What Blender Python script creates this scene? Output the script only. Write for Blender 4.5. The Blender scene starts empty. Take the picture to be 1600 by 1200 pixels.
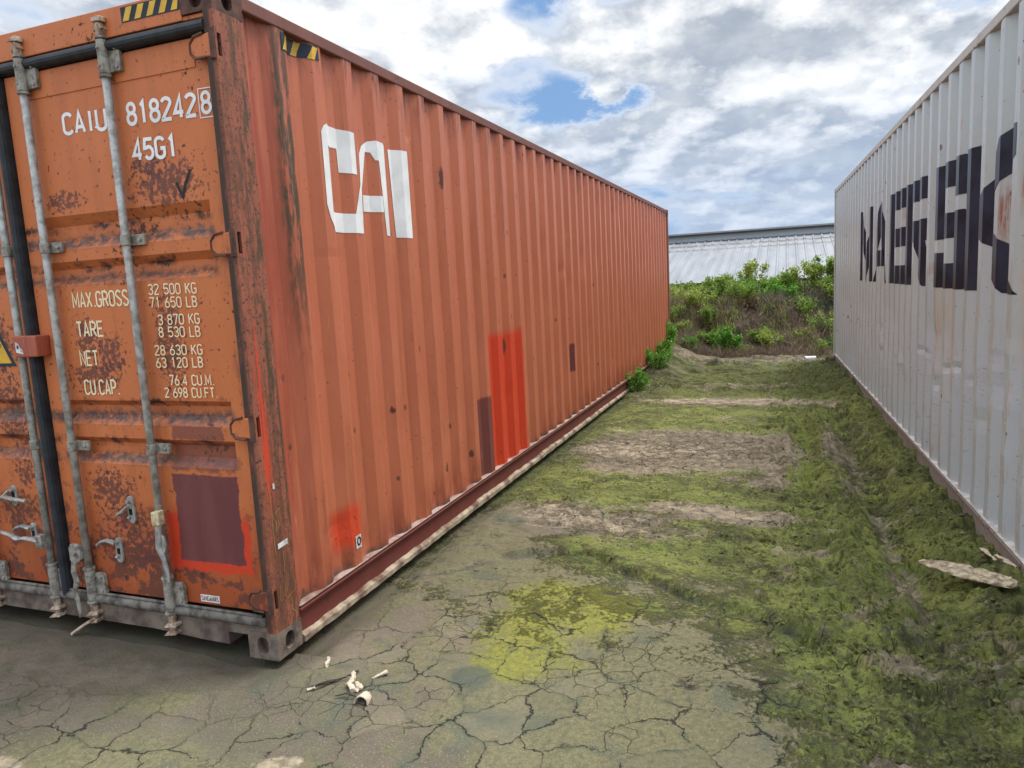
import bpy, bmesh, math, random
import numpy as np
from mathutils import Vector, Matrix
R = math.radians
random.seed(7)
scene = bpy.context.scene
COL = scene.collection

# ------------------------------------------------------------------ camera
cam_d = bpy.data.cameras.new('camera'); cam = bpy.data.objects.new('camera', cam_d); COL.objects.link(cam)
CP = Vector((2.152, -2.487, 1.627)); YAW, PIT, ROL, FOC = 0.36507, -0.13659, -0.05315, 1131.04
fw = Vector((-math.sin(YAW)*math.cos(PIT), math.cos(YAW)*math.cos(PIT), math.sin(PIT)))
rt = Vector((math.cos(YAW), math.sin(YAW), 0)); up = rt.cross(fw)
rt2 = rt*math.cos(ROL)+up*math.sin(ROL); up2 = -rt*math.sin(ROL)+up*math.cos(ROL)
cam.matrix_world = Matrix(((rt2.x, up2.x, -fw.x, CP.x), (rt2.y, up2.y, -fw.y, CP.y), (rt2.z, up2.z, -fw.z, CP.z), (0, 0, 0, 1)))
cam_d.sensor_width = 36; cam_d.lens = FOC/1600*36; cam_d.clip_start = 0.05; cam_d.clip_end = 2000
scene.camera = cam

# ------------------------------------------------------------------ light
SUN_EL, SUN_AZ = R(58), R(38)      # azimuth measured from +Y towards +X
sun_d = bpy.data.lights.new('sun', 'SUN'); sun = bpy.data.objects.new('sun', sun_d); COL.objects.link(sun)
sun_d.energy = 2.2; sun_d.angle = R(22); sun_d.color = (1, .96, .88)
sd = Vector((math.sin(SUN_AZ)*math.cos(SUN_EL), math.cos(SUN_AZ)*math.cos(SUN_EL), math.sin(SUN_EL)))
sun.rotation_euler = sd.to_track_quat('Z', 'Y').to_euler()
vs = scene.view_settings; vs.view_transform = 'Standard'; vs.look = 'None'; vs.gamma = 1; vs.use_curve_mapping = False
vs.exposure = 0.52


class NT:
    """small helper that writes node trees as expressions"""
    def __init__(s, tree): s.t = tree; s.n = tree.nodes; s.l = tree.links
    def node(s, typ, **kw):
        nd = s.n.new(typ)
        for k, v in kw.items(): setattr(nd, k, v)
        return nd
    def put(s, sock, v):
        if v is None: return
        if hasattr(v, 'is_output'): s.l.new(v, sock)
        elif isinstance(v, (tuple, list)) and sock.type == 'RGBA' and len(v) == 3: sock.default_value = (*v, 1)
        else: sock.default_value = v
    def m(s, op, a, b=0.0, c=0.0, clamp=False):
        nd = s.node('ShaderNodeMath', operation=op, use_clamp=clamp)
        for i, v in enumerate((a, b, c)): s.put(nd.inputs[i], v)
        return nd.outputs[0]
    def vm(s, op, a, b=None, scale=None):
        nd = s.node('ShaderNodeVectorMath', operation=op)
        s.put(nd.inputs[0], a)
        if b is not None: s.put(nd.inputs[1], b)
        if scale is not None: s.put(nd.inputs['Scale'], scale)
        return nd.outputs[1 if op == 'LENGTH' else 0]
    def mapr(s, v, a, b, c=0.0, d=1.0, smooth=True):
        nd = s.node('ShaderNodeMapRange'); nd.interpolation_type = 'SMOOTHSTEP' if smooth else 'LINEAR'
        for i, x in enumerate((v, a, b, c, d)): s.put(nd.inputs[i], x)
        return nd.outputs[0]
    def noise(s, vec, scale=5, detail=4, rough=.55, color=False, dist=0.0):
        nd = s.node('ShaderNodeTexNoise'); s.put(nd.inputs['Vector'], vec)
        nd.inputs['Scale'].default_value = scale; nd.inputs['Detail'].default_value = detail
        nd.inputs['Roughness'].default_value = rough; nd.inputs['Distortion'].default_value = dist
        return nd.outputs['Color' if color else 'Fac']
    def vor(s, vec, scale=5, feature='DISTANCE_TO_EDGE', dim='3D', out='Distance', rnd=1.0):
        nd = s.node('ShaderNodeTexVoronoi', feature=feature, voronoi_dimensions=dim)
        s.put(nd.inputs['Vector'], vec); nd.inputs['Scale'].default_value = scale; nd.inputs['Randomness'].default_value = rnd
        return nd.outputs[out]
    def mix(s, f, a, b, mode='MIX'):
        nd = s.node('ShaderNodeMix', data_type='RGBA', blend_type=mode)
        s.put(nd.inputs[0], f); s.put(nd.inputs[6], a); s.put(nd.inputs[7], b)
        return nd.outputs[2]
    def mul(s, vec, v): return s.vm('MULTIPLY', vec, v)
    def sep(s, v):
        nd = s.node('ShaderNodeSeparateXYZ'); s.put(nd.inputs[0], v); return nd.outputs
    def comb(s, x, y, z):
        nd = s.node('ShaderNodeCombineXYZ')
        for i, v in enumerate((x, y, z)): s.put(nd.inputs[i], v)
        return nd.outputs[0]
    def box(s, A, a0, a1, B, b0, b1, soft=.01, softb=None):
        """1 inside the rectangle a0..a1 x b0..b1"""
        sb = softb or soft
        r = s.m('MULTIPLY', s.mapr(A, a0-soft, a0+soft), s.mapr(A, a1-soft, a1+soft, 1, 0))
        r2 = s.m('MULTIPLY', s.mapr(B, b0-sb, b0+sb), s.mapr(B, b1-sb, b1+sb, 1, 0))
        return s.m('MULTIPLY', r, r2)

# ------------------------------------------------------------------ world
w = bpy.data.worlds.new('World'); scene.world = w; w.use_nodes = True
N = NT(w.node_tree); w.node_tree.nodes.clear()
SKX, SKY = 1.7, 3.1
sky = N.node('ShaderNodeTexSky', sky_type='NISHITA', sun_disc=False)
sky.sun_elevation = SUN_EL; sky.sun_rotation = SUN_AZ; sky.dust_density = 1.0; sky.ozone_density = 2.0
dirv = N.node('ShaderNodeTexCoord').outputs['Generated']
dx, dy, dz = N.sep(dirv)
den = N.m('ADD', N.m('MAXIMUM', dz, 0.0), .30)
px = N.m('DIVIDE', dx, den); py = N.m('DIVIDE', dy, den)
P = N.comb(N.m('ADD', px, SKX), N.m('ADD', N.m('MULTIPLY', py, .85), SKY), 0.0)
def densf(P):
    q = N.vm('ADD', P, N.vm('SCALE', N.vm('SUBTRACT', N.noise(P, 4.5, 5, .55, color=True), (.5, .5, .5)), scale=.22))
    p1 = N.vor(q, 4.6, 'SMOOTH_F1', dim='2D'); p2 = N.vor(q, 11.0, 'SMOOTH_F1', dim='2D')
    puff = N.m('ADD', N.m('MULTIPLY', p1, -.27), N.m('MULTIPLY', p2, -.10))
    return N.m('ADD', N.m('ADD', N.noise(P, 1.35, 10, .58), .13), puff)
dens = densf(P)
dens2 = densf(N.vm('ADD', P, (.02, .085, 0)))
gap = 0.0
for (hx, hy, rx_, ry_, am) in [(-.46, 1.80, .16, .10, .36), (.20, 1.63, .15, .06, .30), (-.36, 1.40, .12, .06, .26), (-.15, 2.45, .5, .2, .10)]:
    dd_ = N.vm('LENGTH', N.comb(N.m('DIVIDE', N.m('SUBTRACT', px, hx), rx_), N.m('DIVIDE', N.m('SUBTRACT', py, hy), ry_), 0.0))
    gap = N.m('ADD', gap, N.mapr(dd_, .0, 1.9, am, 0.0))
infront = N.m('MULTIPLY', N.mapr(py, .9, 1.3), .07)
gap = N.m('MULTIPLY', gap, N.mapr(N.noise(P, 3.6, 9, .66), .36, .66, .15, 1.35))
cover = N.mapr(N.m('SUBTRACT', N.m('ADD', dens, infront), gap), .27, .50)
fine = N.m('SUBTRACT', N.noise(P, 6, 9, .62), N.noise(N.vm('ADD', P, (.008, .028, 0)), 6, 9, .62))
shade = N.m('ADD', N.m('MULTIPLY', N.mapr(N.m('SUBTRACT', dens, dens2), -.11, .09), .82), N.m('MULTIPLY', N.mapr(fine, -.09, .09), .34))
thick = N.mapr(N.noise(N.vm('ADD', P, (4.4, 1.3, 0)), 2.6, 6, .55), .44, .62, 0, 1)
thick = N.m('ADD', thick, N.m('MULTIPLY', N.mapr(py, 1.75, 2.5), .45))
shade = N.m('SUBTRACT', shade, N.m('MULTIPLY', thick, .48), clamp=True)
shade = N.m('MAXIMUM', shade, N.mapr(cover, .5, 1.0, .85, .0))
low = N.mapr(dz, .02, .30, 0, 1)
ccol = N.mix(shade, N.mix(N.mapr(N.noise(P, 5, 8, .6), .35, .65), (3.5, 4.0, 4.8), (5.2, 5.6, 6.1)), (9.4, 9.5, 9.6))
ccol = N.mix(low, N.mix(.6, ccol, (3.4, 4.6, 6.6)), ccol)
blue = N.mix(.78, sky.outputs[0], (1.8, 3.4, 6.2))
cl = N.mix(cover, blue, ccol)
boost = N.m('ADD', 1.0, N.m('ADD', N.m('MULTIPLY', N.mapr(dz, .45, .80), 1.5), N.m('MULTIPLY', N.mapr(dy, -.5, .1, 1, 0), .30)))  # clouds overhead and behind the camera brightened, added to light walls and door
cl = N.vm('SCALE', cl, scale=boost)
cl = N.mix(N.mapr(dz, -.02, .0), (1.6, 1.6, 1.3), cl)
bg = N.node('ShaderNodeBackground'); N.put(bg.inputs[0], cl); bg.inputs[1].default_value = .085
N.l.new(bg.outputs[0], N.node('ShaderNodeOutputWorld').inputs[0])

# ------------------------------------------------------------------ mesh helpers
def tag(o, label=None, cat=None, group=None, kind=None):
    if label: o['label'] = label
    if cat: o['category'] = cat
    if group: o['group'] = group
    if kind: o['kind'] = kind
    return o

def empty(name, loc, label, cat, group=None, rz=0):
    o = bpy.data.objects.new(name, None); COL.objects.link(o); o.location = loc; o.rotation_euler = (0, 0, rz)
    return tag(o, label, cat, group)

class MB:
    def __init__(s): s.v = []; s.f = []
    def add(s, vs, fs):
        b = len(s.v); s.v += [tuple(v) for v in vs]; s.f += [tuple(b+i for i in f) for f in fs]; return s
    def box(s, x0, x1, y0, y1, z0, z1):
        return s.add([(x, y, z) for z in (z0, z1) for y in (y0, y1) for x in (x0, x1)],
                     [(0, 2, 3, 1), (4, 5, 7, 6), (0, 1, 5, 4), (2, 6, 7, 3), (0, 4, 6, 2), (1, 3, 7, 5)])
    def prism(s, pts, d):
        """polygon (3D points) extruded by vector d"""
        n = len(pts); P = [Vector(p) for p in pts]; Q = [p+Vector(d) for p in P]
        return s.add(P+Q, [tuple(range(n))[::-1], tuple(range(n, 2*n))]+[(i, (i+1) % n, n+(i+1) % n, n+i) for i in range(n)])
    def tube(s, pts, rad, n=10, cap=True, flat=None):
        P = [Vector(p) for p in pts]; m = len(P); rad = rad if isinstance(rad, (list, tuple)) else [rad]*m
        vs = []; ref = None
        for i, p in enumerate(P):
            t = (P[min(i+1, m-1)]-P[max(i-1, 0)]).normalized()
            if ref is None: ref = Vector((0, 0, 1)) if abs(t.z) < .9 else Vector((0, 1, 0))
            a = t.cross(ref).normalized(); b = a.cross(t).normalized(); ref = b
            for k in range(n):
                an = 2*math.pi*k/n; r = rad[i]
                vs.append(p+a*math.cos(an)*r+b*math.sin(an)*r*(flat or 1))
        fs = [(i*n+k, i*n+(k+1) % n, (i+1)*n+(k+1) % n, (i+1)*n+k) for i in range(m-1) for k in range(n)]
        if cap: fs += [tuple(range(n))[::-1], tuple(range((m-1)*n, m*n))]
        return s.add(vs, fs)
    def build(s, name, mat, parent=None, smooth=False, bevel=0, fix=True):
        me = bpy.data.meshes.new(name); me.from_pydata(s.v, [], s.f)
        if fix:
            bm = bmesh.new(); bm.from_mesh(me); bmesh.ops.recalc_face_normals(bm, faces=bm.faces); bm.to_mesh(me); bm.free()
        me.materials.append(mat)
        if smooth: me.polygons.foreach_set('use_smooth', [True]*len(me.polygons))
        o = bpy.data.objects.new(name, me); COL.objects.link(o); o.parent = parent
        if bevel:
            b = o.modifiers.new('bevel', 'BEVEL'); b.width = bevel; b.segments = 2; b.limit_method = 'ANGLE'; b.angle_limit = R(40)
        return o

# numpy value noise
_rng = np.random.RandomState(11); _TAB = _rng.rand(512, 512)
def vnoise(x, y, seed=0):
    x = np.asarray(x, float)+seed*17.31; y = np.asarray(y, float)+seed*9.77
    xi = np.floor(x).astype(int); yi = np.floor(y).astype(int); fx = x-xi; fy = y-yi
    fx = fx*fx*fx*(fx*(fx*6-15)+10); fy = fy*fy*fy*(fy*(fy*6-15)+10)
    T = lambda a, b: _TAB[a & 511, b & 511]
    return (T(xi, yi)*(1-fx)+T(xi+1, yi)*fx)*(1-fy)+(T(xi, yi+1)*(1-fx)+T(xi+1, yi+1)*fx)*fy
def fbm(x, y, oct=4, seed=0, gain=.5):
    s = 0; a = 1; t = 0
    for i in range(oct):
        s = s+a*vnoise(x*2**i, y*2**i, seed+i*3); t += a; a *= gain
    return s/t
def sst(x, a, b):
    t = np.clip((np.asarray(x, float)-a)/(b-a), 0, 1); return t*t*(3-2*t)

# ------------------------------------------------------------------ materials
def principled(name):
    m = bpy.data.materials.new(name); m.use_nodes = True; T = NT(m.node_tree); b = m.node_tree.nodes['Principled BSDF']
    return m, T, b

def simple(name, c, rough=.6, metal=0, var=.25, scale=20, bump=0, c2=None, spec=.4):
    m, T, b = principled(name); P = T.node('ShaderNodeTexCoord').outputs['Object']
    n = T.noise(P, scale, 5, .6)
    dark = c2 or tuple(x*(1-var*1.6) for x in c)
    T.put(b.inputs['Base Color'], T.mix(T.mapr(n, .38, .66), c, dark))
    b.inputs['Roughness'].default_value = rough; b.inputs['Metallic'].default_value = metal
    b.inputs['Specular IOR Level'].default_value = spec
    if bump:
        bp = T.node('ShaderNodeBump'); bp.inputs['Distance'].default_value = bump; bp.inputs['Strength'].default_value = .7
        T.put(bp.inputs['Height'], T.noise(P, scale*2.5, 5, .6)); T.put(b.inputs['Normal'], bp.outputs[0])
    return m

RUST_D = (.075, .036, .030); RUST_M = (.17, .062, .032); RUST_G = (.13, .088, .075)
def steel(name, c1, c2, rust=.5, streak=.5, extra=None, rough=.55, spots=1.0, spec=.35):
    m, T, b = principled(name); P = T.node('ShaderNodeTexCoord').outputs['Object']
    X, Y, Z = T.sep(P)
    col = T.mix(T.noise(P, 1.6, 4, .6), c1, c2)
    col = T.mix(T.m('MULTIPLY', T.mapr(T.noise(T.mul(P, (14, 14, .9)), 1, 5, .6), .48, .75), streak), col, T.mix(.55, c2, RUST_M))
    # chalky fade
    col = T.mix(T.m('MULTIPLY', T.mapr(T.noise(T.mul(P, (6, 6, 2.0)), 1, 3, .6), .45, .8), .18), col, tuple(min(1, x*1.25+.05) for x in c1))
    if extra: col = extra(T, P, X, Y, Z, col)
    gate = T.mapr(T.noise(P, 2.2, 3, .5), .50, .72)
    sp = T.noise(P, 34, 6, .62)
    smask = T.m('MULTIPLY', T.mapr(T.m('ADD', sp, T.m('MULTIPLY', gate, .13*rust)), .665, .70), spots, clamp=True)
    col = T.mix(smask, col, T.mix(T.noise(P, 60, 2), RUST_D, RUST_M))
    # little chips with their runs
    ch = T.vor(T.mul(P, (5.5, 5.5, 4.2)), 1.0, 'F1')
    run = T.m('MULTIPLY', T.mapr(T.m('ADD', ch, T.m('MULTIPLY', T.noise(P, 40, 3), .10)), .125, .145, 1, 0), T.mapr(T.noise(P, 3.7, 2), .46, .52))
    col = T.mix(T.m('MULTIPLY', run, .85*spots, clamp=True), col, RUST_D)
    T.put(b.inputs['Base Color'], col)
    T.put(b.inputs['Roughness'], T.mapr(smask, 0, 1, rough, .85)); b.inputs['Specular IOR Level'].default_value = spec
    bp = T.node('ShaderNodeBump'); bp.inputs['Distance'].default_value = .0015; bp.inputs['Strength'].default_value = .6
    T.put(bp.inputs['Height'], T.m('ADD', T.m('MULTIPLY', smask, -1.0), T.m('MULTIPLY', T.noise(P, 9, 3), 1.5))); T.put(b.inputs['Normal'], bp.outputs[0])
    return m

REDSPRAY = (.62, .055, .02); MAROON = (.15, .042, .042)
def side_extra(T, P, X, Y, Z, col):
    nz = T.m('MULTIPLY', T.m('SUBTRACT', T.noise(P, 8, 4), .5), .05)
    nf = T.m('ADD', T.m('MULTIPLY', T.m('SUBTRACT', T.noise(P, 30, 4), .5), .025), T.m('MULTIPLY', T.m('SUBTRACT', T.noise(P, 4.5, 2), .5), .05))
    Yn = T.m('ADD', Y, nz); Zn = T.m('ADD', Z, nz); Zf = T.m('ADD', Z, nf); Yf = T.m('ADD', Y, nf)
    # first bays near the post: darker red, dirty
    near = T.m('MULTIPLY', T.mapr(Yn, .15, .62, 1, 0), T.mapr(T.noise(T.mul(P, (9, 9, .8)), 1, 5, .65), .30, .62))
    col = T.mix(T.m('MULTIPLY', near, .75), col, (.24, .035, .028))
    moss = T.m('MULTIPLY', T.box(Yn, .36, .47, Z, 1.5, 3.0, .02, .5), T.mapr(T.noise(T.mul(P, (30, 30, 6)), 1, 5, .7), .38, .55))
    col = T.mix(moss, col, (.085, .055, .034))
    # darker base of the wall
    base = T.m('MULTIPLY', T.mapr(Z, .17, .50, 1, 0), T.mapr(T.noise(T.mul(P, (10, 10, 2.5)), 1, 5, .65), .36, .66))
    col = T.mix(T.m('MULTIPLY', base, .65), col, (.20, .035, .022))
    col = T.mix(T.m('MULTIPLY', T.mapr(Zn, .17, .235, 1, 0), T.mapr(T.noise(P, 7, 3), .40, .6)), col, (.10, .06, .052))
    col = T.mix(T.box(Yf, 2.72, 3.475, Zn, .10, 1.24, .012, .05), col, REDSPRAY)
    col = T.mix(T.m('MULTIPLY', T.box(Yn, .545, .80, Zn, .29, .50, .05, .04), .9), col, REDSPRAY)
    col = T.mix(T.m('MULTIPLY', T.box(Yf, 2.43, 2.70, Zf, .14, .77, .012), .9), col, MAROON)
    col = T.mix(T.box(Yf, 4.93, 5.14, Zn, .65, .95, .012), col, MAROON)
    sr = T.m('MULTIPLY', T.mapr(T.noise(T.mul(P, (22, 22, .7)), 1, 7, .75), .56, .68), T.mapr(T.noise(T.mul(P, (2, 2, 1.2)), 1, 3), .48, .62))
    col = T.mix(T.m('MULTIPLY', sr, .55), col, (.17, .055, .04))
    col = T.mix(T.m('MULTIPLY', T.mapr(T.noise(T.mul(P, (60, 60, 5)), 1, 4, .7), .64, .70), .35), col, (.62, .33, .24))
    col = T.mix(T.m('MULTIPLY', T.mapr(Zn, 2.55, 2.86), T.mapr(T.noise(T.mul(P, (16, 16, 3)), 1, 6, .7), .48, .64)), col, (.20, .06, .045))
    for (yy, zz, ry, rz) in [(2.05, 2.36, .035, .10), (1.86, .42, .05, .05), (3.10, 1.12, .035, .10), (1.2, .93, .03, .035), (2.3, .40, .03, .05)]:
        d = T.vm('LENGTH', T.comb(T.m('DIVIDE', T.m('SUBTRACT', Yn, yy), ry), T.m('DIVIDE', T.m('SUBTRACT', Zn, zz), rz), 0.0))
        col = T.mix(T.mapr(T.m('ADD', d, T.m('MULTIPLY', T.noise(P, 50, 4), .9)), .9, 1.3, 1, 0), col, (.13, .04, .03))
    return col

def door_extra(T, P, X, Y, Z, col):
    nz = T.m('MULTIPLY', T.m('SUBTRACT', T.noise(P, 9, 5, .65), .5), .11)
    nf = T.m('MULTIPLY', T.m('SUBTRACT', T.noise(P, 26, 6, .72), .5), .10)
    Zn = T.m('ADD', Z, nz); Zf = T.m('ADD', Z, nf); Xf = T.m('ADD', X, T.m('MULTIPLY', T.m('SUBTRACT', T.noise(P, 14, 4, .6), .5), .05))
    # the lower panel is dark red rust
    lowm = T.m('MULTIPLY', T.mapr(T.m('ADD', Z, T.m('MULTIPLY', T.m('SUBTRACT', T.noise(P, 3.3, 6, .65), .5), 1.1)), .10, .95, 1, 0), 1.0)
    col = T.mix(T.m('MULTIPLY', lowm, .8), col, (.30, .055, .018))
    blot = T.mapr(T.m('ADD', T.noise(P, 7.5, 7, .68), T.m('MULTIPLY', lowm, .10)), .585, .635)
    col = T.mix(T.m('MULTIPLY', blot, T.mapr(Z, .35, 1.1, .9, .0)), col, (.14, .05, .033))
    # two blooms of rust on the upper panels
    for (cx, cz, rx, rz) in [(-.36, 2.14, .24, .13), (-1.0, 2.12, .15, .06), (-.75, .45, .4, .14), (-.95, 1.30, .2, .1), (-1.55, 1.1, .12, .3), (-1.6, .6, .2, .12), (-.83, 1.40, .12, .12), (-.97, 1.47, .09, .13), (-.45, 1.45, .10, .28), (-.93, .74, .17, .12), (-.85, .60, .20, .08), (-1.52, .80, .09, .10), (-.47, 2.22, .10, .06), (-1.58, 1.45, .14, .2)]:
        d = T.vm('LENGTH', T.comb(T.m('DIVIDE', T.m('SUBTRACT', X, cx), rx), T.m('DIVIDE', T.m('SUBTRACT', Z, cz), rz), 0.0))
        k = T.m('ADD', T.mapr(d, .2, 1.5, .20, 0), T.noise(P, 38, 6, .7))
        col = T.mix(T.m('MULTIPLY', T.mapr(k, .62, .68), .85), col, T.mix(T.noise(P, 50, 3), (.16, .05, .036), (.075, .032, .03)))
    # rust lying on the ledges, grime and painted-in shade under the lips
    for (z0, z1) in [(1.905, 1.952), (1.737, 1.772), (1.072, 1.125), (.876, .915)]:
        col = T.mix(T.m('MULTIPLY', T.box(Zf, z0, z1, X, -3, -.13, .022, .02), T.mapr(T.noise(P, 17, 7, .72), .34, .52)), col, T.mix(T.mapr(T.noise(P, 28, 5, .7), .35, .65), (.15, .095, .078), (.075, .038, .034)))
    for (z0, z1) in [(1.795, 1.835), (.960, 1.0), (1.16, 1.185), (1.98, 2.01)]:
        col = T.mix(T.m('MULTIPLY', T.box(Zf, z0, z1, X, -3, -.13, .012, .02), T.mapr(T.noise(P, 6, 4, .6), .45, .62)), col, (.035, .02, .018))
    # repair patch: red primer round a maroon panel
    prim = T.box(Xf, -.565, -.118, T.m('ADD', Z, nf), .375, .70, .006)
    prim = T.m('MULTIPLY', prim, T.mapr(T.m('ADD', Z, nf), .56, .72, 1, 0))
    prim2 = T.box(Xf, -.60, -.118, Zf, .368, .64, .008)
    col = T.mix(T.m('MAXIMUM', prim, prim2), col, REDSPRAY)
    col = T.mix(T.box(Xf, -.535, -.155, T.m('ADD', Z, T.m('MULTIPLY', nf, .35)), .415, .835, .004), col, T.mix(T.mapr(T.noise(T.mul(P, (8, 8, 1.5)), 1, 4), .4, .7), MAROON, (.185, .058, .055)))
    col = T.mix(T.m('MULTIPLY', T.box(Xf, -.50, -.21, T.m('ADD', Z, T.m('MULTIPLY', nf, .4)), 1.0, 1.065, .004), .8), col, (.19, .06, .048))
    col = T.mix(T.m('MULTIPLY', T.box(Xf, -.53, -.16, Zf, .855, .985, .01), .7), col, (.16, .05, .042))
    # hinge side edge
    e = T.m('MULTIPLY', T.mapr(X, -.14, -.06), T.mapr(T.noise(T.mul(P, (20, 20, 5)), 1, 5, .7), .50, .62))
    col = T.mix(T.m('MULTIPLY', e, T.mapr(Z, .2, 2.6, .9, .25)), col, (.16, .045, .03))
    return col

def post_extra(T, P, X, Y, Z, col):
    S1 = T.m('ADD', T.m('MULTIPLY', T.noise(T.mul(P, (18, 18, 1.6)), 1, 8, .75), .7), T.m('MULTIPLY', T.noise(P, 22, 7, .75), .3))
    col = T.mix(T.mapr(S1, .45, .60), col, (.15, .060, .038))
    col = T.mix(T.mapr(T.noise(P, 55, 5, .75), .54, .62), col, (.05, .032, .026))
    col = T.mix(T.m('MULTIPLY', T.mapr(T.noise(T.mul(P, (26, 26, 4.5)), 1, 8, .8), .48, .58), T.mapr(Y, .02, .15, .35, .9)), col, (.062, .050, .028))
    col = T.mix(T.m('MULTIPLY', T.mapr(Z, .1, .9, 1, 0), T.mapr(T.noise(P, 12, 5, .7), .42, .6)), col, (.15, .05, .025))
    col = T.mix(T.m('MULTIPLY', T.box(Y, .01, .075, T.m('ADD', Z, T.m('MULTIPLY', S1, .3)), .9, 1.65, .012, .14), T.mapr(T.noise(T.mul(P, (40, 40, 1.6)), 1, 3), .46, .56)), col, REDSPRAY)
    col = T.mix(T.m('MULTIPLY', T.mapr(X, -.03, -.008, 1, 0), T.mapr(T.noise(T.mul(P, (12, 12, 3)), 1, 5, .7), .28, .5)), col, (.058, .036, .026))
    return col

def grey_extra(T, P, X, Y, Z, col):
    t = T.m('MULTIPLY', Y, -1.0)
    nz = T.m('MULTIPLY', T.m('SUBTRACT', T.noise(P, 7, 5, .65), .5), .12)
    Zn = T.m('ADD', Z, nz)
    lo = T.mapr(T.m('ADD', Z, T.m('MULTIPLY', T.noise(T.mul(P, (1, .8, 1)), 1, 2), .25)), 1.18, 1.34, 1, 0)
    col = T.mix(T.m('MULTIPLY', lo, .75), col, (.44, .485, .52))
    # rust drips
    for (tt, z0, z1, wd, c, k) in [(9.03, 1.70, 1.97, .05, (.25, .075, .025), .95), (9.33, 1.9, 2.08, .035, (.24, .09, .04), .8), (7.62, .98, 1.43, .10, (.50, .33, .16), .65), (8.0, .9, 1.43, .10, (.52, .34, .16), .8),
                                   (7.35, 1.52, 1.60, .05, (.28, .10, .05), .9), (9.35, 1.15, 1.9, .05, (.55, .45, .30), .6), (6.2, 1.98, 2.1, .06, (.4, .25, .14), .8), (5.75, 1.2, 1.45, .3, (.44, .40, .33), .4)]:
        d = T.box(T.m('ADD', t, T.m('MULTIPLY', nz, .5)), tt-wd, tt+wd, T.m('ADD', Zn, T.m('MULTIPLY', nz, 1.5)), z0, z1, wd*.8, (z1-z0)*.45)
        col = T.mix(T.m('MULTIPLY', d, T.m('MULTIPLY', T.mapr(T.noise(T.mul(P, (34, 34, 3)), 1, 7, .75), .38, .60), k)), col, c)
    ed = T.mapr(T.m('ADD', T.noise(T.mul(P, (30, 30, 9)), 1, 6, .75), T.mapr(X, .0, .02, .10, 0)), .60, .66)
    col = T.mix(T.m('MULTIPLY', ed, .7), col, (.46, .36, .30))
    scr = T.m('MULTIPLY', T.mapr(T.noise(T.mul(P, (10, 10, 40)), 1, 5, .7), .60, .66), T.box(Z, .35, 1.1, t, 2, 12, .15))
    col = T.mix(T.m('MULTIPLY', scr, .55), col, (.20, .20, .21))
    return col

ORA1, ORA2 = (.61, .185, .058), (.51, .14, .045)
SID1, SID2 = (.54, .166, .086), (.455, .125, .062)
M_door = steel('faded_orange_door_paint', ORA1, ORA2, 1.25, .38, door_extra, .5, 1.2)
M_side = steel('faded_red_orange_paint', SID1, SID2, .35, .35, side_extra, .40, .8)
M_post = steel('mossy_rusted_post_paint', (.38, .12, .07), (.27, .08, .048), 1.0, .6, post_extra, .75)
M_rail = steel('rusty_rail_paint', (.24, .085, .065), (.13, .06, .048), 1.0, .9, None, .75)
M_rail2 = steel('maroon_rail_paint', (.19, .04, .032), (.13, .033, .028), .6, .7, None, .6)
M_cast = simple('muddy_cast_steel', (.21, .163, .125), .9, 0, .4, 13, .003, (.085, .062, .05))
M_casttop = simple('rusted_cast_steel', (.14, .062, .045), .85, 0, .4, 16, .002, (.06, .035, .028))
M_grey = steel('weathered_grey_paint', (.43, .48, .485), (.385, .435, .44), .25, .12, grey_extra, .27, .9, .62)
M_greyrail = steel('rust_stained_rail', (.31, .275, .24), (.18, .15, .125), 1.0, .45, None, .8)
M_greytop = steel('pale_grey_rail_paint', (.50, .49, .45), (.42, .40, .38), .6, .6, None, .6)
M_galv = simple('dull_galvanised_steel', (.44, .44, .41), .5, .25, .35, 24, .0008, (.24, .22, .19))
M_galvd = simple('grimy_galvanised_steel', (.36, .34, .29), .65, .1, .4, 30, .0012, (.15, .125, .10))
M_rub = simple('black_rubber', (.028, .033, .040), .55, 0, .3, 15)
M_rubd = simple('dust_grey_rubber', (.20, .18, .15), .8, 0, .4, 18, .003, (.07, .06, .05))
M_white = simple('white_paint', (.86, .86, .85), .5, 0, .10, 6)
M_cream = simple('cream_paint', (.86, .75, .50), .5, 0, .10, 9, 0, (.80, .66, .40))
M_ink = simple('charcoal_paint', (.022, .034, .056), .30, 0, .3, 5, spec=.25)
M_black = simple('black_marker', (.012, .011, .012), .5)
M_yel = simple('yellow_vinyl', (.72, .42, .035), .45, 0, .15, 14)
M_dark = simple('cavity_shade', (.012, .010, .009), .9)  # near-black colour standing in for shade in slots and gaps
M_crust = simple('dried_clay_crust', (.42, .345, .24), .95, 0, .35, 7, .012, (.13, .065, .048))
M_sill = simple('muddy_sill_paint', (.21, .168, .125), .85, 0, .3, 9, .002, (.10, .065, .055))
M_chalk = simple('yellow_chalk', (.42, .24, .09), .9)
M_stk = simple('white_sticker', (.80, .79, .75), .5)
M_beige = simple('worn_cream_paint', (.70, .58, .36), .6, 0, .3, 30)

# ------------------------------------------------------------------ corrugated sides
PITCH, PH = .2787, 1.016          # orange wall: far edge of an outward flat at s = PH
def corr(s, ph, rev=False, depth=.036, pitch=PITCH):
    u = ((s-ph) % pitch)
    a, b, c = .068, .138, .206
    k = pitch-.072
    a, b, c = k*.33, k*.67, k
    if u < a: d = u/a
    elif u < b: d = 1
    elif u < c: d = 1-(u-b)/(c-b)
    else: d = 0
    return depth*d
def breaks(s0, s1, ph, pitch=PITCH):
    k = pitch-.072; o = []
    n = int((s0-ph)//pitch)-1
    while ph+n*pitch < s1+pitch:
        for a in (0, k*.33, k*.67, k):
            v = ph+n*pitch+a
            if s0+.002 < v < s1-.002: o.append(v)
        n += 1
    return sorted(o)

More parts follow.
